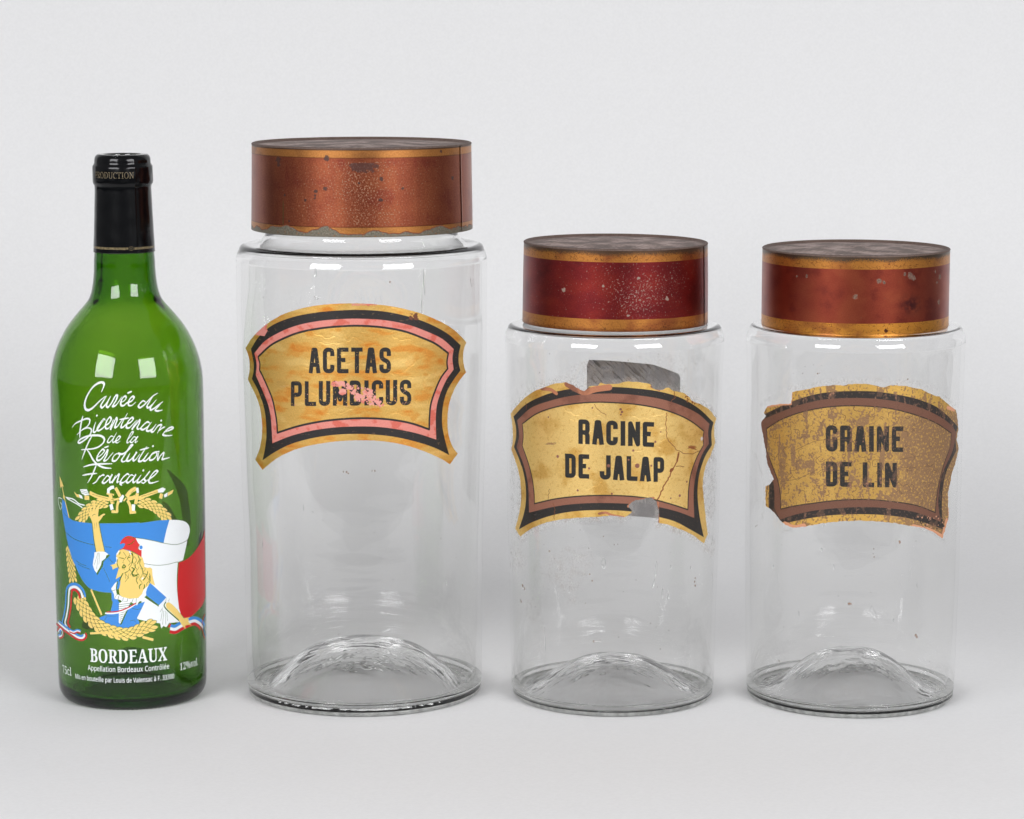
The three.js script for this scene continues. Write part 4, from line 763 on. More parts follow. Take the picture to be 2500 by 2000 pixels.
/* ---------------- the green wine bottle ---------------- */
const bottle = thing('wine_bottle', 'green glass wine bottle with printed tricolour flag and black capsule', 'bottle', ax0.base);
const rowsB = [[632, 74], [665, 75.2], [697, 79], [715, 83], [729.5, 89], [745, 101], [762, 116], [794, 141], [827, 159.5], [859, 172.5], [892, 181], [915, 184.3], [960, 185.3], [1100, 184.6], [1320, 183.6], [1500, 181.6], [1600, 180], [1694, 178]];
const profB = ax0.profile(rowsB), RB = interp(profB);
{
  const hTop = ax0.height(374), w = 0.0030, out = [], inn = [], Rw = RB(0.02), rb = Rw * 0.88, punt = 0.022;
  const pf = (r) => punt * Math.pow(Math.max(0, 1 - Math.pow(r / (rb * 0.86), 2)), 1.3);
  for (let i = 0; i <= 30; i++) { const r = rb * 0.9 * i / 30; out.push([r, pf(r) + 0.0008]); }
  out.push(...smoothLine([[rb * 0.94, 0.0001], [rb, 0.0001], [lerp(rb, Rw, 0.5), 0.0016], [lerp(rb, Rw, 0.88), 0.0052], [Rw, 0.012]], 0.0008));
  const body = smoothLine(profB.filter((p) => p[0] > 0.013).map(([h, r]) => [r, h]), 0.0012); out.push(...body);
  const rNk = profB[profB.length - 1][1];
  out.push(...smoothLine([[rNk - 0.0002, profB[profB.length - 1][0] + 0.002], [rNk - 0.0006, ax0.height(560)], [0.0136, ax0.height(470)], [0.0136, hTop - 0.001]], 0.002));
  out.push([0.0130, hTop - 0.0004], [0.0100, hTop - 0.0004], [0.0095, hTop - 0.001]);
  const nO = out.length;
  const body2 = out.slice(31).filter(([r, y]) => y > 0.013 && y < ax0.height(480)).reverse();
  inn.push([0.0093, hTop - 0.004]);
  for (const [r, y] of body2) { const t = lerp(w, 0.0044, sstep(ax0.height(800), ax0.height(700), y)); inn.push([r - t, y]); }
  inn.push(...smoothLine([[Rw - w - 0.0002, 0.0122], [Rw - w - 0.0010, 0.0075], [Rw - w - 0.0040, 0.0048], [rb * 0.78, 0.0042 + pf(rb * 0.78) * 0.8]], 0.0008));
  for (let i = 29; i >= 0; i--) { const r = rb * 0.77 * i / 30; inn.push([r, pf(r) + 0.0038]); }
  const g = revolve(out.concat(inn), 200, (th, i, r, y) => {
    const s = Math.sin(th), c = Math.cos(th);
    if (i < 31) return 0;
    if (i < nO) { // fine knurling round the foot
      const kn = y < 0.0012 ? 0.0003 * Math.sin(th * 90) : 0; return [0, kn * 0.6];
    }
    return r > 0.012 && y > 0.013 ? 0.0005 * nz(1.5 * s + 3, y * 22, 1.5 * c) + 0.00012 * nz(3 * s, y * 90, 3 * c) : 0;
  });
  mesh('glass_body', g, greenGlass, bottle);
}
// capsule
{
  const y = (py) => ax0.height(py), m = (py) => ax0.metres(ax0.height(py)), P = (py, half) => [half * m(py), y(py)];
  const rows = [P(612, 74.6), P(600, 74.2), P(560, 72.4), P(520, 70.8), P(470, 69), P(456, 68.6), P(451, 69.5), P(447, 72.2), P(443, 73.2), P(430, 73.2), P(412, 73.2), P(405, 72.6), P(401, 70.2), P(397, 68.6), P(390, 68.2), P(384, 67), P(379, 64), P(376.5, 60.5), P(376, 57), P(377, 54), P(379.5, 51.5)];
  const fine = smoothLine(rows, 0.0006), h0 = y(612), h1 = y(376);
  const ctx = canvas(2048, 1024), x = ctx[1], cw = 2048, ch = 1024;
  x.fillStyle = '#060709'; x.fillRect(0, 0, cw, ch);
  const Y = (py) => (1 - (y(py) - h0) / (h1 - h0)) * ch, TH = (px) => ax0.unwrap(px, 425, () => 73 * m(425))[0], X = (px) => (TH(px) / (2 * Math.PI) + 0.5) * cw;
  // stripe printed near the lower edge, its ends meeting at a small oval mark
  const ys = Y(601), gold = '#8b7c5c'; x.fillStyle = gold; x.fillRect(0, ys - 12, cw, 24);
  const xo = (ax0.unwrap(320, 603, () => 74 * m(603))[0] / (2 * Math.PI) + 0.5) * cw;
  x.fillStyle = '#060709'; x.fillRect(xo - 34, ys - 16, 68, 32); x.strokeStyle = gold; x.lineWidth = 4; x.beginPath(); x.ellipse(xo, ys, 26, 20, 0, 0, 7); x.stroke();
  x.fillStyle = gold; x.font = 'bold 22px sans-serif'; x.textAlign = 'center'; x.textBaseline = 'middle'; x.fillText('CP', xo, ys + 1);
  const xa = X(232.5), xb = X(327), yb = Y(431.5), yt = Y(416.5);
  x.save(); x.translate((xa + xb) / 2, yb); x.font = '100px serif'; const tw = x.measureText('PRODUCTION').width; x.scale((xb - xa) / tw, (yb - yt) / 71); x.textBaseline = 'alphabetic'; x.fillStyle = '#93856b'; x.fillText('PRODUCTION', 0, 0); x.restore();
  const im = x.getImageData(0, 0, cw, ch);
  for (let q = 0; q < cw * ch; q++) { if (im.data[4 * q] > 60) { const i = q % cw, j = (q / cw) | 0, n = fbm(i / 20, j / 20, 4, 2); const k = 0.8 + 0.7 * n; for (let e = 0; e < 3; e++) im.data[4 * q + e] = cl(im.data[4 * q + e] * k); } else if (rnd() < 0.00012) for (let e = 0; e < 3; e++) im.data[4 * q + e] = 80; }
  x.putImageData(im, 0, 0);
  const wr = (th, h) => { const f = sstep(y(470), y(455), h) * (1 - sstep(y(390), y(380), h)); return 0.00008 * nz(3 * Math.sin(th), h * 120, 3 * Math.cos(th)) + f * 0.00016 * nz(4 * Math.sin(th), h * 260, 4 * Math.cos(th)) + 0.00022 * Math.exp(-Math.pow((th - TH(329)) / 0.03, 2)) * (1 - sstep(y(390), y(378), h)); };
  const g = band(fine, 200, h0, h1, -Math.PI, Math.PI, wr);
  const plastic = new THREE.MeshPhysicalMaterial({ name: 'black_capsule_plastic', map: tex(ctx[0], true), roughness: 0.16, ior: 1.5, specularIntensity: 0.6 });
  const cap = mesh('capsule', g, plastic, bottle); cap.userData.label = 'shiny black plastic capsule shrunk round the neck';
  const dk = new THREE.MeshStandardMaterial({ name: 'black_inside', color: new THREE.Color().setRGB(0.008, 0.008, 0.009), roughness: 0.45 });
  const last = fine[fine.length - 1];
  const dg = revolve([[last[0], last[1]], [last[0] - 0.0004, last[1] - 0.0006], [last[0] * 0.5, last[1] - 0.0012], [0, last[1] - 0.0012]], 96);
  mesh('bottle_mouth', dg, dk, cap);
  const lip = fine[0];
  mesh('capsule_edge', revolve([[lip[0], lip[1]], [lip[0] + 0.0001, lip[1] - 0.0003], [lip[0] - 0.0003, lip[1] - 0.0004], [lip[0] - 0.0006, lip[1]]], 160, (th) => [0, 0.0002 * nz(2 * Math.sin(th), 3, 2 * Math.cos(th))]), dk, cap);
}
// enamel print: colour and coverage drawn on the unrolled bottle
{
  const h0 = ax0.height(1690), h1 = ax0.height(905), T = 1.5, cw = 1700, ch = 2048, R = (h) => RB(h);
  const U = new Unrolled(ax0, R, -T, T, h0, h1, cw, ch);
  U.x.fillStyle = '#e8ecee'; U.x.fillRect(0, 0, cw, ch); U.mx.fillStyle = '#000'; U.mx.fillRect(0, 0, cw, ch);
  const WHITE = '#e9edef', GOLD = '#ebcb74', BLUE = '#3a86d4', RED = '#c3191d', ON = '#fff', OFF = '#000';
  const fill = (p, c) => U.fill(p, c, ON), cutl = (p, w) => { U.mx.fillStyle = U.mx.strokeStyle = OFF; U.path(U.mx, p, false); U.mx.lineWidth = w * U.scale(); U.mx.lineJoin = U.mx.lineCap = 'round'; U.mx.stroke(); };
  const cutf = (p) => { U.mx.fillStyle = OFF; U.path(U.mx, p, true); U.mx.fill(); };
  const ln = (p, w, c, cap = 'butt') => U.line(p, w, c, ON, cap), S = (p, k = 5) => spline(p, false, k);
  const A = [120, 1160, 0.15068], Bz = [300, 1160, 0.15068], C = [120, 1380, 0.15068], D = [300, 1380, 0.15068];
  const shift = (p, from, to) => p.map(([x, y]) => [(from[0] + x * from[2] - to[0]) / to[2], (from[1] + y * from[2] - to[1]) / to[2]]);
  // --- script lettering (brush strokes)
  U.frame(160, 900, 0.17391);
  const pen = (p, w = 22) => {
    const s = spline(p, false, 10), n = s.length, lw = w * U.scale();
    U.x.strokeStyle = WHITE; U.mx.strokeStyle = ON; U.mx.lineCap = 'round';
    for (let i = 0; i + 1 < n; i++) {
      const a = U.at(s[i]), b = U.at(s[i + 1]), dx = b[0] - a[0], dy = b[1] - a[1], l = Math.hypot(dx, dy) || 1;
      const nib = Math.abs((dx * 0.72 + dy * 0.69) / l), e = Math.min(1, 0.45 + 3 * Math.min(i, n - 2 - i) / n);   // broad nib, tapering ends
      U.mx.lineWidth = lw * (0.55 + 0.6 * nib) * e; U.mx.beginPath(); U.mx.moveTo(...a); U.mx.lineTo(...b); U.mx.stroke();
    }
  };
  const script = [
    [[[505, 325], [530, 265], [540, 215], [515, 192], [470, 200], [400, 245], [330, 335], [285, 430], [270, 515], [285, 570], [322, 583], [370, 560], [430, 505], [490, 445], [560, 390]], 27],
    [[[575, 385], [530, 455], [495, 525], [510, 548], [560, 505], [630, 395]], 22], [[[632, 390], [595, 465], [575, 525], [592, 543], [640, 490], [705, 380], [725, 375], [715, 430], [675, 500], [662, 530], [695, 522], [745, 465], [790, 395]], 22],
    [[[775, 475], [825, 450], [850, 405], [835, 387], [800, 415], [775, 475], [780, 515], [812, 520], [860, 482], [925, 455], [960, 405], [945, 390], [910, 415], [882, 470], [885, 515], [925, 518], [985, 470]], 20], [[[868, 345], [928, 320]], 20],
    [[[1120, 470], [1090, 452], [1050, 482], [1022, 530], [1042, 548], [1095, 515], [1155, 455], [1225, 385], [1288, 345]], 20], [[[1228, 382], [1175, 465], [1142, 530], [1155, 550], [1205, 515], [1272, 438]], 21], [[[1270, 440], [1222, 500], [1187, 560], [1195, 580], [1235, 562], [1305, 508], [1362, 465]], 21], [[[1342, 480], [1292, 540], [1257, 583], [1282, 595], [1355, 583]], 19],
    [[[245, 668], [226, 740], [207, 860], [200, 968]], 24], [[[95, 825], [140, 772], [220, 731], [300, 703], [338, 715], [336, 765], [298, 820], [240, 857], [160, 930]], 19],
    [[[240, 857], [320, 832], [362, 852], [357, 902], [318, 960], [258, 1010], [203, 1043], [182, 1038], [190, 1010], [235, 978], [325, 946], [420, 937], [500, 947], [542, 982], [537, 1030], [480, 1088], [400, 1122], [300, 1133], [225, 1140]], 22],
    [[[425, 752], [402, 820], [393, 888], [408, 893], [450, 850], [500, 770], [540, 715]], 20], [[[436, 665], [444, 655]], 30], [[[556, 722], [540, 703], [502, 742], [462, 802], [445, 850], [460, 872], [505, 850], [555, 805], [612, 762], [640, 703], [624, 682], [586, 722], [562, 790], [565, 838], [595, 842], [640, 790], [672, 722]], 20],
    [[[668, 718], [645, 790], [633, 850], [672, 770], [715, 692], [722, 722], [702, 780], [695, 828], [725, 812], [780, 740], [830, 690]], 20], [[[868, 628], [822, 710], [784, 790], [780, 826], [803, 823], [855, 780], [912, 753], [948, 703], [934, 688], [892, 722], [857, 790], [855, 828], [890, 832], [945, 780], [1000, 722]], 20], [[[757, 716], [890, 692]], 17],
    [[[1012, 728], [965, 790], [935, 848], [992, 780], [1040, 722], [1032, 770], [1004, 828], [1015, 850], [1060, 832]], 20], [[[1180, 765], [1150, 748], [1092, 792], [1055, 840], [1075, 858], [1125, 836], [1205, 752]], 20], [[[1200, 755], [1155, 822], [1136, 868], [1155, 878], [1205, 855], [1270, 780]], 20],
    [[[1268, 782], [1222, 850], [1200, 883], [1225, 888], [1300, 800], [1342, 790], [1315, 850], [1285, 908]], 20], [[[1335, 735], [1344, 726]], 28], [[[1300, 880], [1355, 835], [1392, 818]], 18], [[[1380, 890], [1450, 868], [1508, 835], [1488, 822], [1440, 842], [1388, 890], [1365, 928], [1402, 941], [1490, 937]], 20],
    [[[670, 955], [640, 948], [602, 992], [588, 1033], [612, 1038], [662, 988], [718, 897]], 15], [[[700, 930], [663, 1010], [668, 1038], [692, 1025], [742, 998], [768, 957], [750, 948], [717, 982], [703, 1028], [722, 1043], [765, 1018]], 15], [[[870, 1000], [930, 930], [948, 888], [930, 890], [892, 952], [863, 1020], [868, 1043], [902, 1020]], 15], [[[990, 967], [960, 958], [927, 992], [908, 1028], [927, 1038], [972, 998], [1010, 957], [982, 1010], [978, 1038], [1015, 1015]], 15],
    [[[372, 945], [330, 1022], [290, 1112], [232, 1268]], 24], [[[300, 1135], [340, 1192], [382, 1272], [432, 1332], [502, 1376], [562, 1394], [640, 1400]], 19],
    [[[445, 1250], [502, 1210], [545, 1152], [525, 1133], [482, 1172], [445, 1240], [443, 1283], [473, 1288], [535, 1230], [590, 1143], [578, 1210], [548, 1270], [540, 1293], [574, 1286], [632, 1220], [668, 1178]], 21], [[[545, 1111], [605, 1089]], 18],
    [[[745, 1192], [703, 1202], [664, 1250], [660, 1292], [693, 1297], [742, 1250], [762, 1202], [745, 1192], [795, 1200], [862, 1158], [920, 1100], [938, 1072], [916, 1077], [872, 1140], [824, 1220], [786, 1288], [803, 1307], [855, 1285], [902, 1190]], 21], [[[902, 1190], [873, 1242], [856, 1288], [883, 1297], [943, 1248], [992, 1180], [950, 1260], [952, 1292], [985, 1275], [1040, 1200]], 21],
    [[[1138, 1093], [1082, 1180], [1034, 1260], [1026, 1298], [1053, 1302], [1105, 1262], [1162, 1180]], 21], [[[1042, 1144], [1168, 1111]], 17], [[[1160, 1182], [1114, 1240], [1090, 1288], [1114, 1297], [1160, 1262], [1222, 1190], [1268, 1172], [1222, 1194], [1184, 1240], [1180, 1282], [1212, 1282], [1262, 1240], [1281, 1192], [1272, 1172], [1312, 1160]], 20], [[[1220, 1093], [1229, 1084]], 28], [[[1312, 1160], [1294, 1220], [1293, 1283], [1332, 1220], [1375, 1182], [1367, 1230], [1354, 1273], [1383, 1268], [1455, 1250]], 20],
    [[[255, 1380], [350, 1352], [450, 1341], [652, 1335]], 19], [[[435, 1348], [402, 1430], [362, 1520], [312, 1603]], 24], [[[240, 1500], [330, 1481], [440, 1471]], 18], [[[482, 1500], [453, 1550], [430, 1588], [382, 1618]], 18], [[[440, 1578], [482, 1520], [530, 1492], [542, 1500]], 18],
    [[[622, 1530], [592, 1503], [543, 1552], [519, 1598], [543, 1608], [602, 1560], [652, 1492], [622, 1560], [624, 1598], [652, 1585], [702, 1500]], 20], [[[702, 1500], [673, 1560], [655, 1598], [702, 1530], [750, 1483], [734, 1550], [726, 1597], [755, 1585]], 20], [[[890, 1492], [870, 1478], [822, 1512], [783, 1560], [770, 1597], [803, 1602], [855, 1565]], 20], [[[790, 1602], [764, 1618], [790, 1637]], 16],
    [[[952, 1502], [922, 1493], [873, 1542], [854, 1588], [873, 1602], [932, 1558], [982, 1492], [948, 1560], [950, 1598], [985, 1580], [1060, 1492]], 20], [[[1060, 1492], [1023, 1550], [1005, 1597], [1032, 1597], [1110, 1530], [1180, 1442], [1132, 1502], [1103, 1550], [1120, 1582], [1092, 1608], [1063, 1600]], 20], [[[1085, 1434], [1094, 1425]], 28], [[[1100, 1600], [1162, 1558], [1242, 1500], [1290, 1442], [1270, 1433], [1222, 1472], [1174, 1550], [1170, 1597], [1202, 1607], [1300, 1580]], 20],
  ];
  for (const [p, w] of script) pen(p, w * 1.27);
  const scriptLow = ax0.height(1186);
  // --- laurel wreath of small leaves
  const leaf = (x, y, a, l, w) => { const c = Math.cos(a), s = Math.sin(a), q = (u, v) => [x + u * c - v * s, y + u * s + v * c], e = 8; cutf(S([q(-l / 2 - e, 0), q(-l * 0.1, -w / 2 - e), q(l * 0.3, -w * 0.36 - e), q(l / 2 + e, 0)], 4).concat(S([q(l / 2 + e, 0), q(l * 0.3, w * 0.36 + e), q(-l * 0.1, w / 2 + e), q(-l / 2 - e, 0)], 4))); fill(S([q(-l / 2, 0), q(-l * 0.1, -w / 2), q(l * 0.3, -w * 0.36), q(l / 2, 0)], 4).concat(S([q(l / 2, 0), q(l * 0.3, w * 0.36), q(-l * 0.1, w / 2), q(-l / 2, 0)], 4)), GOLD); };
  const wreath = (pts, half, L) => {
    const s = spline(pts, false, 40); let acc = 0, row = 0;
    for (let i = 1; i < s.length - 1; i++) {
      acc += Math.hypot(s[i][0] - s[i - 1][0], s[i][1] - s[i - 1][1]);
      if (acc < L * 0.44) continue; acc = 0; row++;
      const a = Math.atan2(s[i + 1][1] - s[i - 1][1], s[i + 1][0] - s[i - 1][0]);
      for (const k of row % 2 ? [-1, 0, 1] : [-0.55, 0.55]) leaf(s[i][0] - Math.sin(a) * half * k, s[i][1] + Math.cos(a) * half * k, a + k * 0.3, L * 1.1, half * 0.8);
    }
  };
  U.frame(...A);
  wreath([[960, 450], [850, 455], [720, 500], [600, 600], [490, 760]], 58, 95);
  wreath([[335, 1150], [350, 1400], [390, 1720]], 44, 90);
  U.frame(...Bz); wreath([[240, 440], [400, 460], [540, 530], [660, 640], [740, 740]], 62, 105);
  // spear
  U.frame(...A);
  fill([[172, 15], [205, 95], [240, 190], [212, 184], [186, 212], [178, 120]], GOLD); ln([[215, 195], [243, 340], [328, 695]], 22, GOLD); U.dot([243, 355], 32, GOLD, ON);
  ln(S([[270, 360], [400, 395], [480, 460], [575, 490]]), 20, WHITE); ln(S([[290, 378], [400, 440], [470, 480], [540, 528]]), 20, WHITE); ln(S([[215, 385], [160, 368], [150, 430], [165, 500], [185, 555], [212, 490], [180, 440]]), 13, WHITE);
  // bow
  const strap = (p, w, c = GOLD) => ln(S(p), w, c);
  strap([[655, 285], [780, 345], [980, 395]], 62); strap([[980, 390], [1080, 395], [1150, 385]], 40); fill([[500, 230], [610, 228], [650, 320], [580, 330], [530, 300]], WHITE); strap([[575, 365], [650, 370]], 68); fill([[400, 265], [450, 310], [490, 315], [550, 385], [450, 355]], GOLD); fill([[480, 310], [530, 330], [550, 385], [500, 370]], WHITE);
  strap([[930, 300], [1050, 320]], 26); strap([[985, 300], [1030, 470]], 66); ln([[960, 295], [960, 235], [1010, 200], [1050, 195]], 50, WHITE); ln([[1000, 475], [1020, 560]], 60, WHITE); strap([[1075, 205], [1110, 270], [1150, 345]], 56); strap([[1125, 420], [1100, 500], [1100, 600]], 48); strap([[1010, 590], [1110, 595]], 44); fill([[1140, 370], [1190, 315], [1215, 340], [1175, 440], [1140, 440]], WHITE);
  U.frame(...Bz);
  strap([[55, 350], [130, 260], [215, 215]], 66); ln([[230, 205], [240, 290]], 44, WHITE); strap([[70, 380], [150, 370], [200, 350]], 60); strap([[232, 295], [205, 470]], 60); ln([[170, 475], [165, 580]], 62, WHITE); strap([[75, 410], [115, 500], [130, 620]], 50); strap([[110, 610], [210, 600]], 40); strap([[250, 375], [400, 320], [570, 255]], 56); fill([[560, 235], [640, 200], [690, 225], [650, 280], [570, 285]], WHITE); strap([[590, 330], [640, 350]], 80); fill([[660, 320], [720, 280], [715, 345], [670, 365]], WHITE); fill([[725, 285], [822, 232], [790, 300], [722, 340]], GOLD); strap([[10, 420], [55, 370]], 24);
  for (const [p, w] of [[[[300, 345], [560, 270]], 6], [[[125, 290], [190, 235]], 6]]) cutl(p, w);
  U.frame(...A); for (const p of [[[700, 310], [950, 385]], [[1020, 310], [1045, 460]], [[1090, 440], [1075, 580]], [[1005, 400], [1130, 360]], [[1010, 430], [1130, 400]], [[520, 250], [630, 280]], [[530, 280], [635, 305]]]) cutl(p, 6);
  // flag, blue
  const toA = (p) => shift(p, Bz, A), c2a = (p) => shift(p, C, A), d2a = (p) => shift(p, D, A);
  U.frame(...A);
  fill([[212, 400], [222, 395], [262, 440], [300, 610], [318, 692], ...S([[318, 692], [400, 738], [550, 766], [700, 780], [1000, 783], [1200, 781], [1460, 768]]), ...toA(S([[270, 780], [400, 762], [560, 738], [750, 725]])), ...toA([[700, 900], [655, 1100]]), ...toA(S([[655, 1100], [500, 1066], [350, 1036], [200, 1015]])), ...toA([[100, 1300]]), [1250, 1720], ...c2a([[1100, 400], [1010, 446]]), ...c2a(S([[1005, 446], [870, 436], [750, 410], [650, 368], [560, 270], [480, 130], [430, 10]])), ...S([[400, 1420], [345, 1260], [300, 1080], [262, 880], [235, 720], [213, 560], [212, 400]])], BLUE);
  for (const [p, w] of [[S([[235, 600], [262, 640], [300, 670]]), 8], [S([[270, 930], [400, 1030], [560, 1090], [745, 1138]]), 9], [[[900, 1160], [1010, 1170]], 6], [S([[440, 1390], [520, 1440], [600, 1470]]), 7], [S([[470, 1440], [560, 1490], [660, 1525]]), 7], [S([[950, 1330], [1000, 1390], [1030, 1420]]), 7], [S([[865, 1480], [920, 1590], [980, 1725]]), 7]]) cutl(p, w);
  // flag, white
  U.frame(...Bz);
  const d2b = (p) => shift(p, D, Bz);
  fill([[750, 725], ...S([[750, 725], [900, 730], [1000, 755], [1060, 812], [1078, 880], [1072, 960], [1040, 1042], [960, 1096], [850, 1124], [700, 1112], [655, 1100]]), [700, 900]], WHITE);
  fill([...S([[200, 1018], [350, 1040], [500, 1070], [655, 1106], [850, 1130], [960, 1102], [1040, 1050]]), [1010, 1200], [970, 1378], [885, 1412], ...S([[885, 1412], [875, 1560], [868, 1700]]), ...d2b([[872, 400], [888, 560], [930, 760], [905, 922], [760, 936], [600, 942], [420, 912], [250, 880], [225, 860], [300, 700], [300, 560]]), [340, 1700], [300, 1330]], WHITE);
  for (const [p, w] of [[S([[205, 1016], [350, 1036], [500, 1066], [655, 1102], [850, 1126], [960, 1098], [1042, 1046], [1076, 940]]), 9], [S([[345, 1436], [550, 1462], [700, 1450], [885, 1405]]), 8]]) cutl(p, w);
  // flag, red
  fill([[902, 1418], ...S([[902, 1418], [985, 1388], [1080, 1325], [1180, 1210], [1240, 1115], [1290, 1010], [1318, 880]]), [1338, 850], [1342, 1300], ...d2b([[1348, 60], [1350, 420]]), ...d2b(S([[1342, 440], [1325, 530], [1280, 650], [1200, 742], [1130, 810], [1085, 838], [1000, 862]])), ...d2b([[940, 800], [905, 700]]), ...d2b(S([[905, 700], [890, 560], [880, 400], [884, 200], [898, 0]]))], RED);
  // raised arm and cuff
  U.frame(...A);
  cutf([[690, 775], [705, 900], [720, 1050], [755, 1250], [910, 1250], [872, 1080], [836, 900], [812, 760]]);
  fill([[700, 775], [715, 900], [730, 1050], [765, 1245], [898, 1240], [862, 1080], [826, 900], [800, 760], [842, 712], [872, 662], [910, 640], [890, 622], [850, 640], [803, 678], [792, 655], [802, 580], [816, 482], [796, 478], [762, 572], [747, 578], [744, 430], [720, 432], [706, 590], [690, 578], [662, 458], [645, 478], [664, 612], [652, 606], [626, 545], [610, 535], [652, 655], [690, 740]], GOLD);
  cutl(S([[702, 660], [730, 635], [750, 645]]), 6); cutl([[765, 770], [775, 850]], 4); cutl([[735, 780], [742, 870]], 4);
  fill([[735, 1250], [800, 1240], [900, 1240], [965, 1285], [928, 1302], [912, 1350], [852, 1395], [840, 1460], [770, 1590], [735, 1540], [708, 1460], [715, 1390], [730, 1320]], WHITE);
  cutf([[965, 1285], [988, 1300], [882, 1402], [872, 1470], [782, 1622], [765, 1595], [842, 1460], [852, 1395], [915, 1352], [928, 1302]]);
  for (const p of [[[790, 1260], [735, 1450]], [[800, 1260], [770, 1520]], [[820, 1260], [805, 1450]]]) cutl(p, 5);
  // head and hair
  const a2 = (p) => p;
  fill([[1140, 1210], [1108, 1250], [1085, 1300], [1100, 1375], [1065, 1438], [985, 1462], [1018, 1480], [1030, 1535], [1062, 1512], [1115, 1492], [1122, 1525], [1100, 1600], [1078, 1690], [1130, 1655], [1160, 1640], ...c2a([[1150, 300], [1130, 400], [1140, 480], [1200, 522], [1300, 542], [1380, 537]]), ...d2a([[240, 532], [300, 480], [335, 400], [365, 365], [400, 340], [445, 300], [520, 330], [495, 250], [478, 170], [470, 60], [440, 36], [400, 42], [345, 30]]), ...toA([[345, 1440], [318, 1340], [250, 1300], [130, 1240], [0, 1200]])], GOLD);
  for (const p of [[[1092, 1290], [1115, 1255], [1135, 1225]], [[1075, 1430], [1100, 1390], [1092, 1330]], [[1300, 1235], [1320, 1290]]]) ln(S(p), 22, WHITE);
  cutl(S([[1108, 1370], [1098, 1420], [1112, 1470], [1130, 1510]]), 15); for (const [p, w] of [[S([[1140, 1340], [1170, 1345], [1205, 1352]]), 12], [S([[1265, 1350], [1290, 1335], [1310, 1330]]), 12], [[[1150, 1250], [1140, 1280]], 16], [S([[1200, 1400], [1190, 1420], [1215, 1425]]), 6], [S([[1185, 1495], [1210, 1455], [1235, 1480], [1215, 1500], [1190, 1498]]), 20], [S([[1180, 1520], [1230, 1525]]), 6], [S([[1205, 1590], [1260, 1570], [1312, 1520]]), 8], [S([[1330, 1270], [1355, 1310], [1350, 1370], [1340, 1420]]), 16], [S([[1340, 1500], [1370, 1520], [1340, 1590], [1360, 1640]]), 18], [[[1235, 1600], [1240, 1680]], 6], [[[1280, 1600], [1285, 1680]], 6], [S([[1190, 1600], [1160, 1660], [1140, 1720]]), 20]]) cutl(p, w);
  U.frame(...Bz); for (const [p, w] of [[S([[150, 1260], [165, 1330], [155, 1400], [165, 1430]]), 12], [S([[245, 1310], [265, 1370], [235, 1430]]), 14], [S([[290, 1360], [270, 1430], [300, 1500]]), 12], [S([[205, 1450], [190, 1520], [150, 1600], [190, 1620], [250, 1610]]), 14], [S([[310, 1520], [330, 1590], [390, 1605], [400, 1560]]), 12], [S([[290, 1520], [320, 1510]]), 12], [S([[430, 1600], [440, 1660], [420, 1700]]), 12]]) cutl(p, w);
  U.frame(...D); for (const [p, w] of [[S([[150, 140], [180, 180], [230, 170], [215, 240], [240, 300]]), 12], [S([[390, 150], [360, 200], [330, 240]]), 14], [S([[290, 310], [265, 340], [270, 375]]), 18], [S([[345, 320], [350, 350], [335, 375]]), 18], [S([[425, 180], [440, 240], [430, 280]]), 14]]) cutl(p, w); ln([[300, 230], [330, 200]], 22, WHITE);
  U.frame(...Bz); for (const [x, y, n] of [[30, 1250, 4], [95, 1260, 6], [200, 1320, 6], [120, 1420, 6], [60, 1560, 5], [240, 1480, 6], [340, 1500, 6], [290, 1600, 5], [400, 1620, 5]]) { const q = []; for (let i = 0; i <= n; i++) q.push([x + 22 * Math.sin(i * 1.5 + x), y + 34 * i]); cutl(S(q), 7); }
  // cap with cockade
  U.frame(...A);
  fill([...S([[1135, 1215], [1200, 1175], [1228, 1112], [1190, 1106], [1150, 1120], [1165, 1068], [1230, 1002], [1290, 985], [1400, 1015]]), ...toA(S([[205, 1022], [245, 1100], [292, 1160], [300, 1330]])), ...toA(S([[300, 1330], [230, 1280], [130, 1228], [0, 1200]])), [1140, 1218]], '#d2322f');
  cutl(S([[1250, 1010], [1310, 1020], [1400, 1010]]), 7); cutl(S([[1270, 1130], [1330, 1110], [1380, 1060]]), 10); U.frame(...Bz); U.dot([285, 1175], 40, WHITE, ON); U.dot([292, 1172], 30, BLUE, ON); cutl(S([[270, 1150], [245, 1180], [260, 1210]]), 6);
  // bodice, ruffle, sleeve, cuff, forearm
  U.frame(...C);
  fill([[1010, 380], [1050, 430], [1130, 600], [1250, 650], [1400, 640], [1550, 590], [1500, 700], [1420, 860], [1460, 920], [1450, 995], [1250, 1022], [1130, 1022], [1000, 990], [900, 930], [795, 860], [930, 800], [1000, 740], [1032, 600], [1012, 560]], '#3f88d6');
  fill([[1130, 620], [1180, 590], [1325, 585], [1300, 640], [1220, 800], [1150, 950], [1128, 930]], WHITE);
  for (let i = 0; i < 9; i++) cutl([[1120 + 4 * i, 640 + 34 * i], [1310 - 18 * i, 618 + 34 * i]], 7);
  cutf([[1300, 640], [1330, 600], [1170, 965], [1145, 965], [1220, 800]]);
  fill([[1095, 265], [1060, 300], [1003, 380], [1050, 470], [1055, 545], [1150, 562], [1180, 590], [1250, 580], [1330, 600], [1420, 652], [1455, 590], [1530, 570], [1555, 480], [1545, 385], [1500, 470], [1440, 532], [1300, 545], [1180, 512], [1110, 470], [1098, 380]], WHITE);
  cutl(S([[1105, 270], [1090, 380], [1105, 470]]), 22); for (const p of [[[1090, 480], [1060, 540]], [[1130, 500], [1115, 555]], [[1200, 525], [1190, 580]], [[1270, 545], [1265, 580]], [[1360, 545], [1340, 600]], [[1410, 540], [1405, 640]], [[1010, 420], [1070, 400]]]) cutl(p, 8);
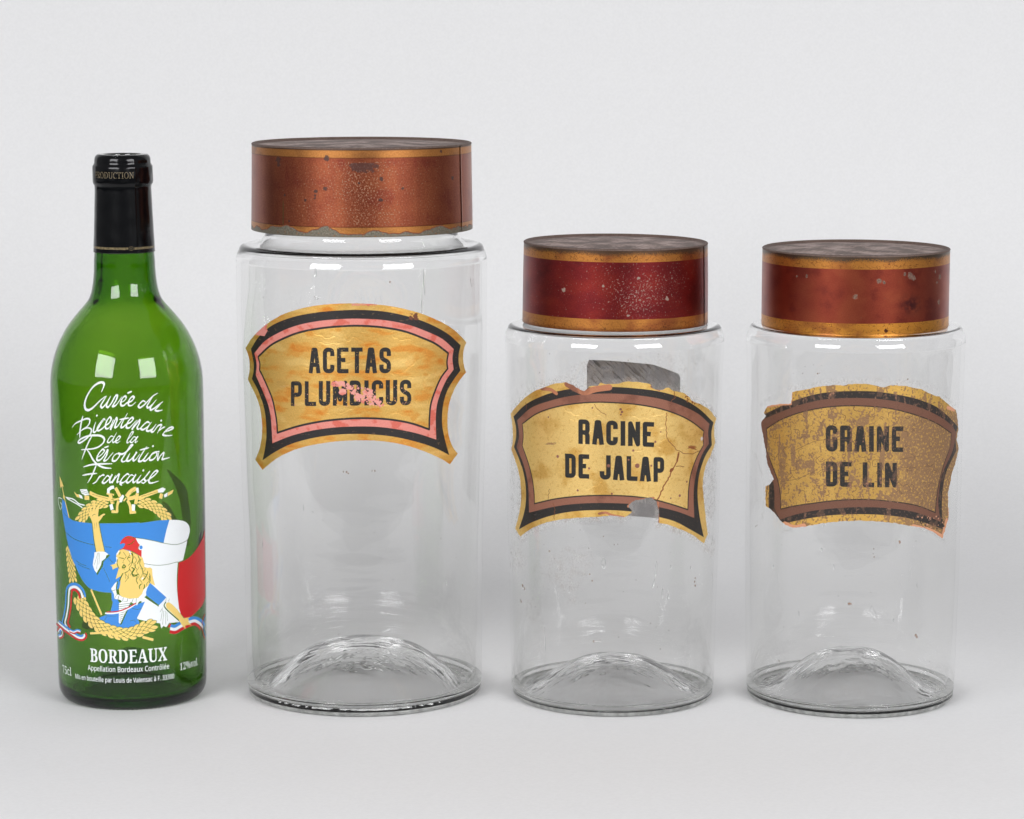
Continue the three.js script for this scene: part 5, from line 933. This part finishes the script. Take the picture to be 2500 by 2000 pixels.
  cutl(S([[905, 815], [1000, 825], [1095, 822]]), 5); ln(S([[905, 780], [1050, 780], [1180, 752], [1290, 700], [1395, 632]]), 24, WHITE); ln(S([[930, 758], [1050, 756], [1170, 732], [1290, 680], [1402, 616]]), 18, RED); cutl([[935, 830], [880, 920]], 5); cutl(S([[1310, 905], [1380, 890], [1400, 920]]), 5); cutl(S([[1345, 700], [1450, 715], [1500, 690]]), 6);
  U.frame(...D);
  fill([[435, 285], [700, 522], [640, 592], [580, 648], [376, 490], [372, 440], [392, 370]], '#3f88d6'); cutf([[376, 490], [580, 648], [575, 672], [345, 520], [340, 430], [395, 335]].slice(0, 4));
  fill([[640, 590], [700, 522], [765, 535], [800, 580], [790, 612], [705, 600], [660, 640], [665, 705], [745, 765], [722, 900], [742, 940], [700, 1005], [650, 985], [618, 1025], [600, 940], [568, 850], [582, 760], [562, 700], [590, 650]], WHITE);
  for (const p of [[[640, 690], [600, 760]], [[640, 720], [610, 900]], [[660, 740], [640, 960]], [[690, 740], [690, 960]], [[710, 760], [720, 900]], [[700, 530], [690, 580]], [[750, 545], [735, 590]]]) cutl(p, 6);
  cutl(S([[690, 600], [665, 650], [690, 700], [900, 895]]), 22); fill([[690, 650], [702, 612], [742, 600], [800, 640], [880, 722], [980, 860], [1090, 840], [1045, 870], [1072, 890], [1050, 910], [1112, 982], [1060, 966], [1002, 980], [1012, 1042], [958, 980], [908, 890], [705, 695]], GOLD);
  // lower wreath, stems, pole
  U.frame(...C);
  wreath([[470, 500], [560, 700], [680, 880], [850, 1010], [1060, 1090], [1250, 1120], [1400, 1085], [1550, 1010], [1740, 955]], 72, 120);
  ln(S([[665, 1105], [850, 1098], [1000, 1108], [1120, 1150]]), 34, GOLD); U.frame(...D); ln([[315, 1165], [490, 1210]], 42, GOLD); U.frame(...C); ln([[680, 395], [850, 805]], 38, GOLD);
  // ribbons, three stripes side by side
  const ribbon = (pts, w, cols) => { const s = spline(pts, false, 14); cols.forEach((c, k) => { const off = (k - 1) * w; ln(s.map((p, i) => { const a = s[Math.max(0, i - 1)], b = s[Math.min(s.length - 1, i + 1)], dx = b[0] - a[0], dy = b[1] - a[1], l = Math.hypot(dx, dy) || 1; return [p[0] - dy / l * off, p[1] + dx / l * off]; }), w * 1.06, c); }); };
  ribbon([[545, 530], [520, 440], [460, 370], [400, 350], [340, 380], [322, 470], [312, 650], [285, 820], [262, 940], [305, 1030]], 44, [RED, WHITE, BLUE].reverse().map((c) => c).reverse());
  ribbon([[140, 925], [240, 1010], [360, 1100], [470, 1170], [540, 1180], [575, 1140], [560, 1120]], 32, [BLUE, WHITE, RED]); ribbon([[335, 1060], [400, 1085], [460, 1065], [510, 1080]], 20, [BLUE, WHITE, RED]); ribbon([[150, 1080], [185, 1035], [215, 1080], [205, 1140], [160, 1160]], 26, [RED, WHITE, BLUE]);
  U.frame(...D);
  ribbon([[760, 1030], [840, 1040], [930, 990], [1060, 930], [1160, 905], [1240, 945], [1290, 1010]], 48, [BLUE, WHITE, RED]); ln([[735, 1010], [770, 950]], 36, RED); ribbon([[1345, 800], [1310, 900], [1300, 1000], [1325, 1120], [1345, 1180]], 24, [WHITE, BLUE, RED]);
  fill([[900, 895], [980, 860], [1090, 840], [1045, 870], [1072, 890], [1050, 910], [1112, 982], [1060, 966], [1002, 980], [1012, 1042], [958, 980]], GOLD);
  // --- lettering at the foot, straight on the unrolled glass
  const put = (t, xl, xr, yb, cap, font) => { U.frame(0, 0, 1); const [ta, h] = ax0.unwrap(xl, yb, R), [tb] = ax0.unwrap(xr, yb, R), X = (q) => (q + T) / (2 * T) * cw, y = (1 - (h - h0) / (h1 - h0)) * ch, sc = ax0.metres(h) / ((h1 - h0) / ch);
    U.mx.save(); U.mx.fillStyle = ON; U.mx.font = font; const w = U.mx.measureText(t).width; U.mx.translate(X(ta), y); U.mx.scale((X(tb) - X(ta)) / w, cap * sc / 71.5); U.mx.textBaseline = 'alphabetic'; U.mx.textAlign = 'left'; U.mx.fillText(t, 0, 0); U.mx.restore(); };
  // white ground behind the lettering
  put('BORDEAUX', 220, 408, 1615.5, 33, 'bold 100px serif');
  put('Appellation Bordeaux Contrôlée', 215, 413, 1636, 12.5, '100px sans-serif');
  put('Mis en bouteille par Louis de Valensac à F. 33300', 184, 425, 1656, 11.5, '100px sans-serif');
  put('75cl', 153, 175, 1641.5, 19, '100px serif');
  put('12%vol.', 438, 483, 1637, 17, '100px serif');
  // a little wear in the coverage
  const im = U.mx.getImageData(0, 0, cw, ch);
  for (let q = 0; q < cw * ch; q++) { if (!im.data[4 * q]) continue; const i = q % cw, j = (q / cw) | 0, n = fbm(i / 7, j / 7, 3, 3), k = 1 - 0.85 * sstep(0.42, 0.5, n); im.data[4 * q] = im.data[4 * q + 1] = im.data[4 * q + 2] = im.data[4 * q] * k; }
  U.mx.putImageData(im, 0, 0);
  const map = tex(U.c, true), al = tex(U.mc, false);
  const ink = new THREE.MeshPhysicalMaterial({ name: 'enamel_ink', map, alphaMap: al, transparent: true, roughness: 0.38, ior: 1.5 });
  const sheet = (name, a, b, label) => { const rows = []; for (let i = 0; i <= 40; i++) { const y = lerp(a, b, i / 40); rows.push([0, y]); } const g = band(rows, 120, h0, h1, -T, T, (t, y) => RB(y) + 0.00018); const o = mesh(name, g, ink, bottle); if (label) o.userData.label = label; return o; };
  const split = ax0.height(1566);
  sheet('script_lettering', scriptLow, h1 - 0.0004, 'white brush-script lettering printed on the glass');
  sheet('flag_print', split, scriptLow, 'printed blue white and red flag with singing woman and laurel wreath');
  sheet('foot_lettering', h0 + 0.0004, split, 'small white BORDEAUX lettering printed near the foot');
  // dark laurel leaves printed on the rear, seen through the glass
  const rear = (list) => { const geos = list.map((pts) => { const poly = dense(pts.map(([px, py]) => { const [t, h] = ax0.unwrap(px, py, R); return [Math.PI - t + 2 * ax0.toCam, h - 2 * RB(h) * Math.cos(t - ax0.toCam) * 0.185]; }), 0.02, true); return wrapShape(poly, (t, h) => RB(h), 0.00012, 0.00022, (t, h) => [t, h], 0.06); }); return geos; };
  const inkDark = new THREE.MeshPhysicalMaterial({ name: 'rear_enamel', color: new THREE.Color().setRGB(0.85, 0.72, 0.46), roughness: 1, transmission: 0.75, thickness: 0 });
  rear([spline([[419, 1134], [440, 1152], [458, 1170], [474, 1200], [480, 1240], [478, 1290], [470, 1330], [462, 1290], [462, 1240], [452, 1200], [438, 1170]], true, 4), spline([[400, 1219], [420, 1228], [436, 1250], [452, 1275], [470, 1310], [476, 1335], [450, 1310], [428, 1270], [412, 1250]], true, 4), spline([[190, 1520], [205, 1505], [225, 1520], [232, 1545], [210, 1548], [186, 1540]], true, 4)]).forEach((g) => mesh('rear_leaf_print', g, inkDark, bottle));
}

renderer.render(scene, camera);
